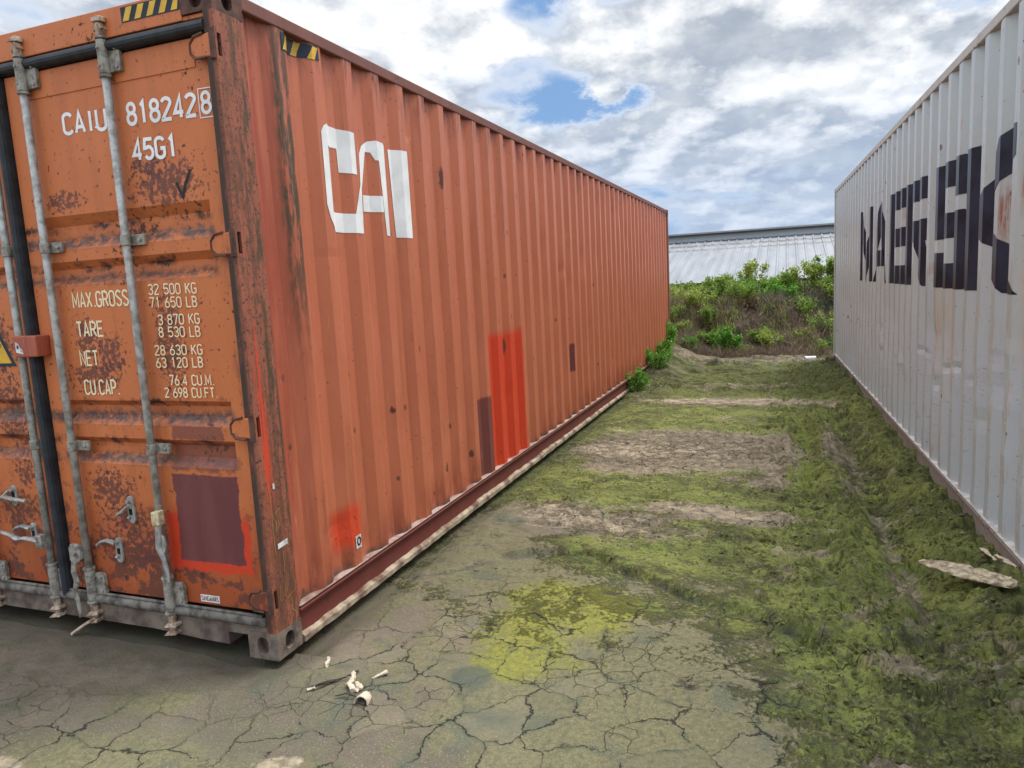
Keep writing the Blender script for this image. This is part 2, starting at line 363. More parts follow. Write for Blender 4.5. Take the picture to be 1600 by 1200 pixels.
def side_sheet(s0, s1, z0, z1, ph, mapf, nz=2, nsub=1, dent=None):
    br = [s0]+breaks(s0, s1, ph)+[s1]; S = []
    for a, b in zip(br[:-1], br[1:]): S += [a+(b-a)*i/nsub for i in range(nsub)]
    S.append(s1)
    Zs = [z0+(z1-z0)*i/nz for i in range(nz+1)]
    mb = MB(); vs = []
    for z in Zs:
        for s in S:
            d = corr(s, ph)
            if dent: d += dent(s, z)
            vs.append(mapf(s, z, d))
    n = len(S)
    mb.add(vs, [(j*n+i, j*n+i+1, (j+1)*n+i+1, (j+1)*n+i) for j in range(nz) for i in range(n-1)])
    return mb

def drape(polys, ph, mapf, s0, s1, lift=.0022, zb=()):
    """flat polygons in (s, z) bent over the corrugation, as one paint film"""
    bm = bmesh.new()
    for p in polys:
        vs = [bm.verts.new((a, b, 0)) for a, b in p]; bm.faces.new(vs)
    bmesh.ops.triangulate(bm, faces=bm.faces)
    for v in breaks(s0, s1, ph):
        bmesh.ops.bisect_plane(bm, geom=bm.verts[:]+bm.edges[:]+bm.faces[:], plane_co=(v, 0, 0), plane_no=(1, 0, 0), dist=1e-5)
    mb = MB(); mb.v = []
    for v in bm.verts: v.index = len(mb.v); mb.v.append(mapf(v.co.x, v.co.y, corr(v.co.x, ph)-lift))
    mb.f = [tuple(v.index for v in f.verts) for f in bm.faces]; bm.free()
    return mb

def rrect(a0, a1, b0, b1): return [(a0, b0), (a1, b0), (a1, b1), (a0, b1)]

# ------------------------------------------------------------------ stencil lettering
def arc(cx, cy, rx, ry, a0, a1, n=9):
    return [(cx+rx*math.cos(R(a0+(a1-a0)*i/n)), cy+ry*math.sin(R(a0+(a1-a0)*i/n))) for i in range(n+1)]
W = .42; H2 = W/2
GL = {
 'C': [arc(H2, 1-H2, H2, H2, 15, 180)+arc(H2, H2, H2, H2, 180, 345)],
 'G': [arc(H2, 1-H2, H2, H2, 15, 180)+arc(H2, H2, H2, H2, 180, 360)+[(W, .47), (H2+.02, .47)]],
 'A': [[(0, 0), (H2, 1), (W, 0)], [(.07, .28), (W-.07, .28)]],
 'I': [[(H2, 0), (H2, 1)]],
 '1': [[(H2-.10, .84), (H2+.03, 1), (H2+.03, 0)]],
 'U': [[(0, 1), (0, H2)]+arc(H2, H2, H2, H2, 180, 360)+[(W, 1)]],
 '8': [arc(H2, .76, H2*.88, .24, 0, 360, 16), arc(H2, .27, H2, .27, 0, 360, 16)],
 '0': [arc(H2, 1-H2, H2, H2, 0, 180)+arc(H2, H2, H2, H2, 180, 360)+[(W, 1-H2)]],
 'O': [arc(H2, 1-H2, H2, H2, 0, 180)+arc(H2, H2, H2, H2, 180, 360)+[(W, 1-H2)]],
 '2': [arc(H2, 1-H2, H2, H2, 165, -25)+[(0, .05), (0, 0), (W, 0)]],
 '4': [[(W*.72, 0), (W*.72, 1), (0, .25), (W, .25)]],
 '5': [[(W, 1), (.05, 1), (0, .55)]+arc(H2, .31, H2, .30, 125, -150)],
 '3': [arc(H2, .76, H2, .24, 160, -80)+arc(H2, .27, H2, .27, 80, -160)],
 '6': [[(W*.75, 1), (.02, .45)]+arc(H2, .28, H2, .28, 160, 520, 18)],
 '9': [[(W*.25, 0), (W-.02, .55)]+arc(H2, .72, H2, .28, -20, 340, 18)],
 '7': [[(0, 1), (W, 1), (W*.35, 0)]],
 'M': [[(0, 0), (0, 1), (W*.6, .25), (W*1.2, 1), (W*1.2, 0)]],
 'X': [[(0, 0), (W, 1)], [(0, 1), (W, 0)]],
 'R': [[(0, 0), (0, 1)]+[(H2, 1)]+arc(H2, .74, H2, .26, 90, -90)+[(0, .48)], [(H2, .48), (W, 0)]],
 'P': [[(0, 0), (0, 1)]+[(H2, 1)]+arc(H2, .73, H2, .27, 90, -90)+[(0, .46)]],
 'B': [[(0, 0), (0, 1), (H2*.8, 1)]+arc(H2*.8, .76, H2, .24, 90, -90)+[(0, .52)], [(H2*.8, .52)]+arc(H2*.9, .26, H2, .26, 90, -90)+[(0, 0)]],
 'D': [[(0, 0), (0, 1), (H2*.7, 1)]+arc(H2*.7, .5, H2*1.2, .5, 90, -90)+[(0, 0)]],
 'S': [arc(H2, .755, H2, .245, 25, 200)+arc(H2, .255, H2, .265, 20, -160)],
 'T': [[(0, 1), (W, 1)], [(H2, 0), (H2, 1)]],
 'E': [[(W, 1), (0, 1), (0, 0), (W, 0)], [(0, .52), (W*.85, .52)]],
 'F': [[(W, 1), (0, 1), (0, 0)], [(0, .52), (W*.85, .52)]],
 'N': [[(0, 0), (0, 1), (W, 0), (W, 1)]],
 'K': [[(0, 0), (0, 1)], [(W, 1), (0, .42)], [(W*.3, .58), (W, 0)]],
 'L': [[(0, 1), (0, 0), (W, 0)]],
 'H': [[(0, 0), (0, 1)], [(W, 0), (W, 1)], [(0, .5), (W, .5)]],
 'Y': [[(0, 1), (H2, .5), (W, 1)], [(H2, .5), (H2, 0)]],
 '.': [[(H2*.5, 0), (H2*.5, .09)]], ' ': [],
}
def ribbon(pl, wd):
    """polyline -> quads of constant width"""
    n = len(pl); out = []; P = [Vector(p) for p in pl]
    closed = (P[0]-P[-1]).length < 1e-4
    L = []
    for i in range(n):
        a = P[i]-P[i-1] if i > 0 else (P[-1]-P[-2] if closed else P[1]-P[0])
        b = P[i+1]-P[i] if i < n-1 else (P[1]-P[0] if closed else P[-1]-P[-2])
        a = a.normalized(); b = b.normalized(); t = (a+b)
        t = t.normalized() if t.length > .1 else a
        nn = Vector((-t.y, t.x)); c = max(.42, nn.dot(Vector((-a.y, a.x))))
        L.append((P[i]+nn*wd/2/c, P[i]-nn*wd/2/c))
    for i in range(n-1):
        out.append([tuple(L[i][0]), tuple(L[i][1]), tuple(L[i+1][1]), tuple(L[i+1][0])])
    return out
def text_polys(txt, x0, x1, z0, h, stroke=.125, slope=0.0):
    adv = 0; pos = []
    for ch in txt:
        wdt = {'M': W*1.2, 'I': .12 if len(txt) > 5 else W*.7, '.': .12, ' ': .22}.get(ch, W)
        off = (H2-wdt/2) if ch in 'I' else 0
        pos.append(adv-off); adv += wdt+.17
    adv -= .17
    k = (x1-x0)/adv; out = []
    for ch, p in zip(txt, pos):
        for pl in GL[ch]:
            pl2 = [(x0+(p+a)*k, z0+(stroke/2+b*(1-stroke))*h) for a, b in pl]
            for q in ribbon(pl2, stroke*h): out.append([(a, b+slope*(a-x0)) for a, b in q])
    return out
def flat_polys(polys, y, name, mat, parent):
    mb = MB()
    for i, p in enumerate(polys):
        yy = y-i*.000007
        n = len(p); mb.add([(a, yy, b) for a, b in p], [tuple(range(n))])
    return mb.build(name, mat, parent, fix=False)

# ------------------------------------------------------------------ orange container
HC, LC, WO = 2.896, 12.192, 2.54
oc = empty('shipping_container', (0, 0, 0), 'rusty orange shipping container with double doors, left of the mossy lane', 'shipping container')
omap = lambda s, z, d: (-.006-d, s, z)

def casting(name, cx, cy, z0, sx, sy, mat, parent, h=.118, holes='fs'):
    """corner fitting with its vertical edge at cx, cy, running sx*.162 along x and sy*.178 along y, oval holes cut in"""
    mb = MB(); X0, Y0 = cx, cy; X1, Y1 = cx+sx*.162, cy+sy*.178; z1 = z0+h
    def holed(fn, wd, hw=.032, hh=.045, dp=.045):
        n = 16; ov = []
        for i in range(n):
            a = 2*math.pi*i/n; u = wd/2+hw*math.copysign(abs(math.cos(a))**.8, math.cos(a)); v = h/2+(hh-.004)*math.copysign(abs(math.sin(a))**.8, math.sin(a)); ov.append((u, v))
        rc = []
        for (u, v) in ov:
            du, dv = u-wd/2, v-h/2; k = min((wd/2)/abs(du) if abs(du) > 1e-6 else 9e9, (h/2)/abs(dv) if abs(dv) > 1e-6 else 9e9)
            rc.append((wd/2+du*k, h/2+dv*k))
        for c in [(0, 0), (wd, 0), (wd, h), (0, h)]:
            j = min(range(n), key=lambda i: (rc[i][0]-c[0])**2+(rc[i][1]-c[1])**2); rc[j] = c
        vs = [fn(u, v, 0) for u, v in rc]+[fn(u, v, 0) for u, v in ov]+[fn(u, v, .016) for u, v in ov]+[fn(wd/2+(u-wd/2)*1.25, h/2+(v-h/2)*1.05, dp) for u, v in ov]
        fs = []
        for r in range(3): fs += [(r*n+i, r*n+(i+1) % n, (r+1)*n+(i+1) % n, (r+1)*n+i) for i in range(n)]
        fs.append(tuple(3*n+i for i in range(n)))
        mb.add(vs, fs)
    holed(lambda u, v, d: (X0+sx*u, Y0+sy*d, z0+v), .162)
    holed(lambda u, v, d: (X0+sx*d, Y0+sy*u, z0+v), .178)
    P = [(X0, Y0), (X1, Y0), (X1, Y1), (X0, Y1)]
    mb.add([(a, b, z0) for a, b in P], [(0, 1, 2, 3)]); mb.add([(a, b, z1) for a, b in P], [(0, 1, 2, 3)])
    mb.add([(X1, Y0, z0), (X1, Y1, z0), (X1, Y1, z1), (X1, Y0, z1)], [(0, 1, 2, 3)])
    mb.add([(X0, Y1, z0), (X1, Y1, z0), (X1, Y1, z1), (X0, Y1, z1)], [(0, 1, 2, 3)])
    o = mb.build(name, mat, parent, fix=False)
    bm = bmesh.new(); bm.from_mesh(o.data); bmesh.ops.remove_doubles(bm, verts=bm.verts, dist=1e-4); bmesh.ops.recalc_face_normals(bm, faces=bm.faces); bm.to_mesh(o.data); bm.free()
    return o

for (cx, cy, sx, sy) in [(0, 0, -1, 1), (-WO, 0, 1, 1), (0, LC, -1, -1), (-WO, LC, 1, -1)]:
    casting('corner_casting', cx, cy, -.012, sx, sy, M_cast, oc, .130)
    casting('corner_casting', cx, cy, HC-.108, sx, sy, M_casttop, oc, .114)

orr = random.Random(77); od = [(orr.uniform(.5, 10), orr.uniform(.35, 2.6), orr.uniform(.05, .16), orr.uniform(.05, .22), orr.uniform(-.004, .011)) for _ in range(60)]
def odent(s, z):
    if s < 1.7 and 1.85 < z < 2.55: return 0
    d = 0
    for (a, b, ra, rb, am) in od:
        u = (s-a)/ra; v = (z-b)/rb
        if abs(u) < 2.4 and abs(v) < 2.4: d += am*math.exp(-(u*u+v*v))
    return d*min(1, (z-.168)*5)*min(1, (HC-.058-z)*5)
side_sheet(.178, LC-.12, .168, HC-.058, PH, omap, 60, 2, odent).build('side_wall', M_side, oc)
side_sheet(.178, LC-.12, .168, HC-.058, PH, lambda s, z, d: (-WO+.006+d, s, z), 1).build('side_wall', M_side, oc)
# top rails, bottom rails
for x0, x1 in ((-.066, -.001), (-WO+.001, -WO+.066)):
    MB().box(x0, x1, .178, LC-.178, HC-.060, HC-.001).build('top_rail', M_rail, oc, bevel=.006)
for sg, xo in ((-1, 0), (1, -WO)):
    mb = MB()
    prof = [(-.004, .150), (-.004, .160), (-.050, .172), (-.058, .172), (-.058, .0), (-.004, .0), (-.004, .012), (-.030, .016), (-.034, .138)]
    prof = [(.006, .158), (-.045, .170), (-.060, .170), (-.060, .002), (-.002, .002), (-.002, .010), (-.016, .014), (-.018, .150), (.006, .150)]
    pts = [(xo+(p[0] if sg < 0 else -p[0]), .178, p[1]) for p in prof]
    mb.prism(pts, (0, LC-.356, 0)).build('bottom_rail', M_rail2, oc)
# clay crust dried along the bottom rail
mb = MB(); nC = 260; vs = []; rr = random.Random(3)
for i in range(nC):
    y = .185+(LC-1.0)*(i/(nC-1))**1.3
    tk = .017*(-.1+1.9*float(fbm(np.array(y*4.0), np.array(.3), 5, 5, .7)))*(1 if y < 3.5 else max(.35, 1-(y-3.5)*.12))
    jj = .004*float(vnoise(np.array(y*18), np.array(3.3)))
    vs += [(-.016, y, .020+tk+jj), (.006+jj, y, .010+tk*.85), (.008+jj*.7, y, -.004-jj), (-.03, y, -.010-jj)]
mb.add(vs, [(4*i+k, 4*i+k+1, 4*i+k+5, 4*i+k+4) for i in range(nC-1) for k in range(3)]+[(0, 1, 2, 3)])
mb.build('mud_crust', M_crust, oc)
# dusty ledge at the foot of the wall
MB().box(-.055, .003, .18, LC-.2, .1705, .1735).build('ledge_dust', simple('pale_ledge_dust', (.40, .31, .26), .9, 0, .4, 9, .002, (.22, .13, .10)), oc)

def post_with_slots(xs, y0, y1, z0, z1, slots, mat, parent, front_w):
    """rear post: outer face in the plane x=xs with slot openings cut through, a front flange front_w wide"""
    mb = MB(); ys = [y0, y0+.012, y0+.034, y0+.060, y0+.150, y1]; zs = sorted([z0, z1]+[z for s in slots for z in s])
    off = lambda i: {0: 0, 1: 0, 2: 0, 3: 0, 4: 0, 5: -.004}[i]
    for i in range(len(ys)-1):
        for j in range(len(zs)-1):
            zc = (zs[j]+zs[j+1])/2
            if i == 1 and any(a < zc < b for a, b in slots): continue
            mb.add([(xs+off(i), ys[i], zs[j]), (xs+off(i+1), ys[i+1], zs[j]), (xs+off(i+1), ys[i+1], zs[j+1]), (xs+off(i), ys[i], zs[j+1])], [(0, 1, 2, 3)])
    for a, b in slots:
        Y0, Y1 = ys[1], ys[2]; d = -.045
        mb.add([(xs, Y0, a), (xs, Y1, a), (xs, Y1, b), (xs, Y0, b), (xs+d, Y0, a), (xs+d, Y1, a), (xs+d, Y1, b), (xs+d, Y0, b)],
               [(0, 1, 5, 4), (1, 2, 6, 5), (2, 3, 7, 6), (3, 0, 4, 7), (4, 5, 6, 7)])
    for a, b in slots: MB().box(xs-.046, xs-.012, ys[1]+.001, ys[2]-.001, a+.001, b-.001).build('slot_shade', M_dark, parent)  # near-black block inside each slot paints in its shade
    xf = xs-front_w
    mb.add([(xs, y0, z0), (xs, y0, z1), (xf, y0, z1), (xf, y0, z0), (xf, y0+.05, z0), (xf, y0+.05, z1)], [(0, 1, 2, 3), (2, 3, 4, 5)])
    mb.add([(xs-.004, y1, z0), (xs-.004, y1, z1), (xs-.06, y1, z1), (xs-.06, y1, z0)], [(0, 1, 2, 3)])
    return mb.build('corner_post', mat, parent)
HZ = [2.655, 1.862, 1.068, .272]
post = post_with_slots(0, .0, .178, .118, HC-.108, [(z-.045, z+.045) for z in HZ], M_post, oc, .05)
MB().box(-WO, -WO+.05, .0, .178, .118, HC-.108).build('corner_post', M_post, oc)
for x0, x1 in ((-.13, -.002), (-WO+.002, -WO+.13)):
    MB().box(x0, x1, LC-.12, LC-.002, .118, HC-.108).build('corner_post', M_rail, oc)
# chalk marks and scraps on the post
g = random.Random(5); mb = MB()
def scrib(pts, wd=.0028):
    for q in ribbon(pts, wd): mb.add([(.0015, a, b) for a, b in q], [(0, 1, 2, 3)])
scrib([(.05, .66), (.07, .62), (.06, .57), (.09, .60), (.08, .66), (.07, .60), (.055, .55)]); scrib([(.09, .70), (.07, .66), (.10, .68)])
scrib([(.10, .48), (.095, .38)]); scrib([(.06, .33), (.05, .26), (.08, .25), (.11, .31), (.12, .36), (.09, .30), (.08, .24), (.12, .26), (.16, .27)])
scrib([(.13, .24), (.12, .19), (.15, .16), (.14, .12)]); scrib([(.04, .80), (.05, .70), (.045, .62), (.05, .45)])
mb.build('chalk_scrawl', M_chalk, post, fix=False)
mb = MB(); mb.add([(.002, .065, .495), (.002, .135, .50), (.002, .135, .525), (.002, .068, .52)], [(0, 1, 2, 3)])
mb.build('torn_sticker', M_stk, post, fix=False)
mb = MB(); mb.add([(.002, .07, .775), (.002, .085, .772), (.002, .083, .80), (.002, .072, .80)], [(0, 1, 2, 3)])
mb.build('torn_sticker', M_stk, post, fix=False)

# header, sill, roof, front end, floor
hd = MB().box(-WO+.162, -.162, .004, .10, 2.768, HC-.010).box(-WO+.05, -.05, .010, .10, 2.768, HC-.110).build('door_header', M_door, oc, bevel=.004)
mb = MB()
for i in range(7):
    a = -.475+i*.062; mb.add([(a, .001, 2.812), (a+.030, .001, 2.812), (a+.052, .001, 2.872), (a+.022, .001, 2.872)], [(0, 1, 2, 3)])
stripe = flat_polys([rrect(-.485, -.165, 2.812, 2.874)], .0025, 'hazard_stripe', M_ink, hd)
mb = MB()
for i in range(5):
    a = -.477+i*.066; a1 = min(a+.034, -.167)
    mb.add([(a, .0012, 2.816), (a1, .0012, 2.816), (min(a1+.026, -.166), .0012, 2.870), (a+.026, .0012, 2.870)], [(0, 1, 2, 3)])
mb.build('yellow_bar', M_yel, hd, fix=False)
sl = MB()
sl.prism([(-WO+.162, .012, .150), (-.162, .012, .150), (-.162, .012, .092), (-.285, .012, .092), (-.285, .012, .030), (-.42, .012, .032), (-.75, .012, .050), (-1.3, .012, .052), (-WO+.29, .012, .050), (-WO+.29, .012, .09), (-WO+.162, .012, .09)], (0, .14, 0))
sl.box(-.162, -.05, .004, .15, .119, .150)
sl.build('door_sill', M_sill, oc)
MB().tube([(-.055, .004, .166), (-1.0, .004, .168), (-WO+.06, .004, .166)], .017, 10, flat=1.3).tube([(-.075, .006, .193), (-.9, .010, .196), (-WO+.07, .008, .193)], .008, 8).build('sill_gasket', M_rubd, oc, smooth=True)
MB().box(-WO+.05, -.05, .018, .06, 2.712, 2.768).tube([(-WO+.05, .012, 2.738), (-.05, .012, 2.738)], .024, 12).build('header_gasket', M_rub, oc)
MB().box(-WO+.067, -.067, .10, LC-.05, HC-.04, HC-.018).build('roof', M_rail, oc)
MB().box(-WO+.05, -.05, .2, LC-.1, .12, .16).build('floor', M_sill, oc)
fe = MB(); pts = []
S = [-WO+.13]+breaks(-WO+.13, -.13, .1)+[-.13]
fe.add([(s, LC-.02-corr(s, .1), z) for z in (.15, HC-.1) for s in S], [(i, i+1, len(S)+i+1, len(S)+i) for i in range(len(S)-1)])
fe.build('front_wall', M_side, oc)
MB().box(-WO+.162, -.162, LC-.1, LC-.004, HC-.1, HC-.004).build('front_frame', M_rail, oc); MB().box(-WO+.162, -.162, LC-.1, LC-.004, .02, .15).build('front_frame', M_rail, oc)

# doors
YD = .030
def door(x0, x1, a, b):
    zp = [(.205, 0), (.868, 0), (.912, 1), (.968, 1), (.998, 0), (1.062, 0), (1.104, 1), (1.152, 1), (1.180, 0), (1.732, 0), (1.762, 1), (1.808, 1), (1.843, 0), (1.898, 0), (1.944, 1), (2.008, 1), (2.054, 0), (2.706, 0)]
    xs = [(x0, 0), (a, 0), (a+.022, 1), (b-.022, 1), (b, 0), (x1, 0)]
    D = .034; vs = [(x, YD+D*u*v, z) for z, u in zp for x, v in xs]; n = len(xs); m = len(zp)
    mb = MB(); mb.add(vs, [(j*n+i, j*n+i+1, (j+1)*n+i+1, (j+1)*n+i) for j in range(m-1) for i in range(n-1)])
    yb = YD+.05
    mb.add([(x0, YD, .205), (x1, YD, .205), (x1, YD, 2.706), (x0, YD, 2.706), (x0, yb, .205), (x1, yb, .205), (x1, yb, 2.706), (x0, yb, 2.706)], [(0, 1, 5, 4), (1, 2, 6, 5), (2, 3, 7, 6), (3, 0, 4, 7), (4, 5, 6, 7)])
    mb.box(a-.005, b+.005, YD-.004, YD+.001, 2.59, 2.700)
    o = mb.build('door', M_door, oc); return o
dR = door(-1.275, -.052, -1.165, -.145); tag(dR, 'rusty right door with white numbers, yellow weight table and maroon patch')
dL = door(-WO+.052, -1.345, -2.395, -1.455); tag(dL, 'rusty left door with yellow warning triangle')
MB().box(-1.337, -1.283, .004, .055, .20, 2.706).tube([(-1.310, .006, .17), (-1.310, .006, 2.71)], .022, 10).build('door_gasket', M_rub, oc)
MB().box(-1.35, -1.27, .06, .075, .2, 2.706).build('gasket_gap_shade', M_dark, oc)

YT = YD-.0016
tx = []
for args in [('CAIU', -.931, -.673, 2.406, .102, .155, -.03), ('8182428'[:6], -.542, -.163, 2.400, .102, .155, -.02)]: tx += text_polys(*args)
tx += text_polys('8', -.127, -.083, 2.396, .096, .15)
tx += text_polys('45G1', -.532, -.290, 2.248, .098, .155, -.03)
for q in ribbon([(-.141, 2.386), (-.066, 2.384), (-.066, 2.500), (-.141, 2.502), (-.141, 2.386)], .004): tx.append(q)
flat_polys(tx, YT, 'lettering', M_white, dR)
tx = []
for args in [('MAX.GROSS', -1.021, -.671, 1.622, .077, .12), ('TARE', -1.018, -.852, 1.484, .077, .12), ('NET', -1.021, -.908, 1.346, .076, .12), ('CU.CAP.', -1.016, -.797, 1.205, .077, .12),
             ('32 500 KG', -.540, -.266, 1.665, .050, .12, -.02), ('71 650 LB', -.540, -.269, 1.606, .050, .12, -.02), ('3 870 KG', -.502, -.266, 1.527, .049, .12), ('8 530 LB', -.506, -.268, 1.472, .049, .12, -.01),
             ('28 630 KG', -.542, -.268, 1.390, .049, .12), ('63 120 LB', -.542, -.271, 1.333, .049, .12), ('76.4 CU.M.', -.474, -.222, 1.252, .050, .12), ('2 698 CU.FT.', -.509, -.210, 1.196, .048, .12)]: tx += text_polys(*args)
flat_polys(tx, YT, 'weight_table', M_cream, dR)
flat_polys(ribbon([(-.312, 2.139), (-.295, 2.10), (-.283, 2.078), (-.262, 2.13), (-.228, 2.186)], .014), YT, 'check_mark', M_black, dR)
lb = flat_polys([rrect(-.446, -.333, .216, .252)], YT, 'label_plate', M_stk, dR)
flat_polys(text_polys('SINGAMAS', -.440, -.339, .222, .024, .12), YT-.001, 'plate_lettering', simple('dark_red_ink', (.22, .03, .02), .6), lb)
# warning triangle on the left door
def tri(c, h, wd): return [(c-wd/2, 1.352-.0), (c+wd/2, 1.352), (c, 1.352+h)]
ws = flat_polys([[(-1.775, 1.350), (-1.470, 1.350), (-1.6225, 1.625)]], YT, 'warning_sticker', M_ink, dL)
w2 = flat_polys([[(-1.742, 1.366), (-1.503, 1.366), (-1.6225, 1.585)]], YT-.0008, 'yellow_field', M_yel, ws)
flat_polys([q for a, z, t in [(-1.665, 1.455, 'WARNING'), (-1.68, 1.425, 'HEAVY')] for q in text_polys(t.replace('W', 'M'), a, a+.095, z, .02, .16)] if False else
           text_polys('CAUTION', -1.675, -1.565, 1.445, .022, .16)+text_polys('HIGH', -1.66, -1.585, 1.415, .022, .16)+text_polys('8.6', -1.655, -1.59, 1.49, .05, .14), YT-.0016, 'warning_lettering', M_ink, ws)

# hinges of the right door
for z in HZ:
    mb = MB(); mb.prism([(-.020, -.004, z-.048), (-.020, -.004, z+.048), (-.062, -.004, z+.042), (-.105, -.004, z+.034), (-.128, -.004, z+.012), (-.128, -.004, z-.024), (-.105, -.004, z-.044), (-.062, -.004, z-.046)], (0, .038, 0))
    hn = mb.build('hinge', M_door, oc, bevel=.006)
    MB().tube([(-.014, -.001, z-.058), (-.014, -.001, z+.058)], .013, 10).build('hinge_pin', M_casttop, hn)
    wl = MB(); wl.tube([(-.06, -.006, z+.046), (-.107, -.005, z+.038), (-.131, -.001, z+.014), (-.131, -.001, z-.026), (-.107, -.005, z-.048), (-.05, -.006, z-.051)], .0055, 6); wl.build('weld_bead', M_casttop, hn)

# locking gear
def rod(x, side=1, lean=0.0):
    YR = -.004
    o = MB().tube([(x+lean, YR, 2.82), (x, YR, 1.4), (x-lean*.3, YR, .14)], .0175, 14).build('lock_rod', M_galv, oc, smooth=True)
    b = MB()                                             # upper bearing plate with bolts and cam head
    b.prism([(x-.026, YR+.010, 2.625), (x+.078, YR+.010, 2.630), (x+.078, YR+.010, 2.735), (x+.06, YR+.010, 2.752), (x-.026, YR+.010, 2.745)], (0, .020, 0))
    b.tube([(x, YR, 2.605), (x, YR, 2.618)], .027, 14); b.tube([(x, YR, 2.765), (x, YR, 2.775)], .026, 14); b.tube([(x, YR, 2.62), (x, YR, 2.76)], .0235, 14)
    for bx, bz in ((.062, 2.645), (.062, 2.72), (-.004, 2.65), (-.004, 2.725)): b.tube([(x+bx, YR+.001 if bx > .05 else YR-.028, bz), (x+bx, YR+.012, bz)], .0065, 8)
    b.build('bearing_plate', M_galvd, o, bevel=.003)
    c = MB(); c.tube([(x+.002, YR, 2.775), (x+.004, YR-.004, 2.81), (x+.008, YR-.006, 2.83)], [.02, .022, .016], 10)
    c.prism([(x-.03, YR-.022, 2.835), (x+.035, YR-.026, 2.828), (x+.032, YR-.02, 2.85), (x+.005, YR-.014, 2.858), (x-.026, YR-.018, 2.852)], (0, .03, 0))
    c.prism([(x-.024, YR-.018, 2.795), (x+.03, YR-.02, 2.80), (x+.022, YR-.02, 2.818), (x-.02, YR-.018, 2.815)], (0, .03, 0))
    c.build('cam_head', simple('rust_dusted_steel', (.38, .28, .20), .8, 0, .5, 40, .002, (.16, .08, .05)) if 'cam_m' not in globals() else cam_m, o, bevel=.003)
    for z in (1.912, .957):                              # guide straps
        s = MB(); s.box(x-.026, x+.088, YR+.016, YR+.032, z-.024, z+.024)
        s.tube([(x, YR, z-.024), (x, YR, z+.024)], .0225, 14); s.tube([(x+.066, YR+.006, z), (x+.066, YR+.02, z)], .009, 8)
        s.build('guide_bracket', M_galvd, o, bevel=.003)
    l = MB(); l.prism([(x-.026, YR+.008, .170), (x+.080, YR+.008, .200), (x+.080, YR+.008, .290), (x+.066, YR+.008, .305), (x-.026, YR+.008, .300)], (0, .022, 0))
    l.tube([(x, YR, .165), (x, YR, .325)], .0245, 14); l.tube([(x, YR, .325), (x, YR, .337)], .029, 14); l.tube([(x, YR, .150), (x, YR, .163)], .030, 14)
    for bz in (.215, .285): l.tube([(x+.062, YR-.001, bz), (x+.062, YR+.012, bz)], .007, 8)
    l.build('bearing_plate', M_galvd, o, bevel=.003)
    c = MB(); c.tube([(x, YR, .15), (x, YR, .10), (x, YR-.002, .055)], [.021, .018, .014], 10)
    c.prism([(x-.03, YR-.034, .088), (x+.040, YR-.026, .095), (x+.038, YR-.02, .112), (x-.022, YR-.018, .104)], (0, .042, 0))
    c.prism([(x-.034, YR-.036, .048), (x+.034, YR-.028, .056), (x+.028, YR-.02, .072), (x-.02, YR-.018, .066)], (0, .042, 0))
    c.build('cam_foot', cam_m, o, bevel=.003)
    return o
cam_m = simple('rust_dusted_steel', (.46, .36, .27), .8, 0, .5, 40, .002, (.20, .11, .07))
rA = rod(-1.115); rB = rod(-.604); rC = rod(-1.377); rD = rod(-1.835)
# hanging handles on the right door
mb = MB(); mb.box(-.610, -.582, -.052, -.016, .602, .668).box(-.586, -.566, -.050, -.012, .604, .672)
mb.build('handle_hub', M_beige, rB, bevel=.005)
mb = MB(); mb.tube([(-.590, -.030, .61), (-.594, -.034, .55), (-.600, -.036, .49), (-.578, -.034, .43), (-.570, -.030, .36), (-.572, -.028, .32)], [.017, .019, .018, .014, .011, .010], 10, flat=.6)
mb.prism([(-.600, -.034, .575), (-.568, -.034, .545), (-.556, -.034, .505), (-.572, -.034, .465), (-.600, -.034, .455)], (0, .010, 0))
mb.build('handle', M_galv, rB, smooth=False, bevel=.002)
mb = MB(); mb.prism([(-1.205, -.034, .372), (-1.205, -.034, .440), (-1.190, -.034, .462), (-1.128, -.034, .455), (-1.128, -.034, .385), (-1.145, -.034, .368)], (0, .022, 0)); mb.tube([(-1.165, -.044, .415), (-1.165, -.03, .415)], .012, 10)
mb.build('handle_hub', M_galvd, rA, bevel=.004)
mb = MB(); mb.tube([(-1.175, -.030, .385), (-1.185, -.036, .32), (-1.168, -.040, .27), (-1.188, -.040, .22), (-1.172, -.042, .15), (-1.170, -.044, .085)], [.018, .016, .017, .014, .013, .010], 10, flat=.6)
mb.build('handle', M_galvd, rA)
mb = MB(); mb.tube([(-1.105, -.012, .075), (-1.15, -.05, .045), (-1.205, -.075, .005)], [.015, .013, .014], 8, flat=.6); mb.build('cam_lever', cam_m, rA)
# horizontal handles on the left door
mb = MB(); mb.box(-1.415, -1.372, -.050, -.018, .425, .495); mb.build('handle_hub', M_galvd, rC, bevel=.004)
mb = MB(); mb.tube([(-1.405, -.036, .462), (-1.50, -.040, .470), (-1.555, -.040, .462), (-1.61, -.040, .482), (-1.69, -.038, .492)], [.018, .015, .017, .014, .012], 10, flat=.6); mb.build('handle', M_galv, rC)
mb = MB(); mb.tube([(-1.83, -.034, .655), (-1.66, -.036, .660), (-1.60, -.046, .685), (-1.55, -.036, .672), (-1.455, -.036, .668)], [.016, .014, .016, .015, .013], 10, flat=.6); mb.build('handle', M_galv, rD)

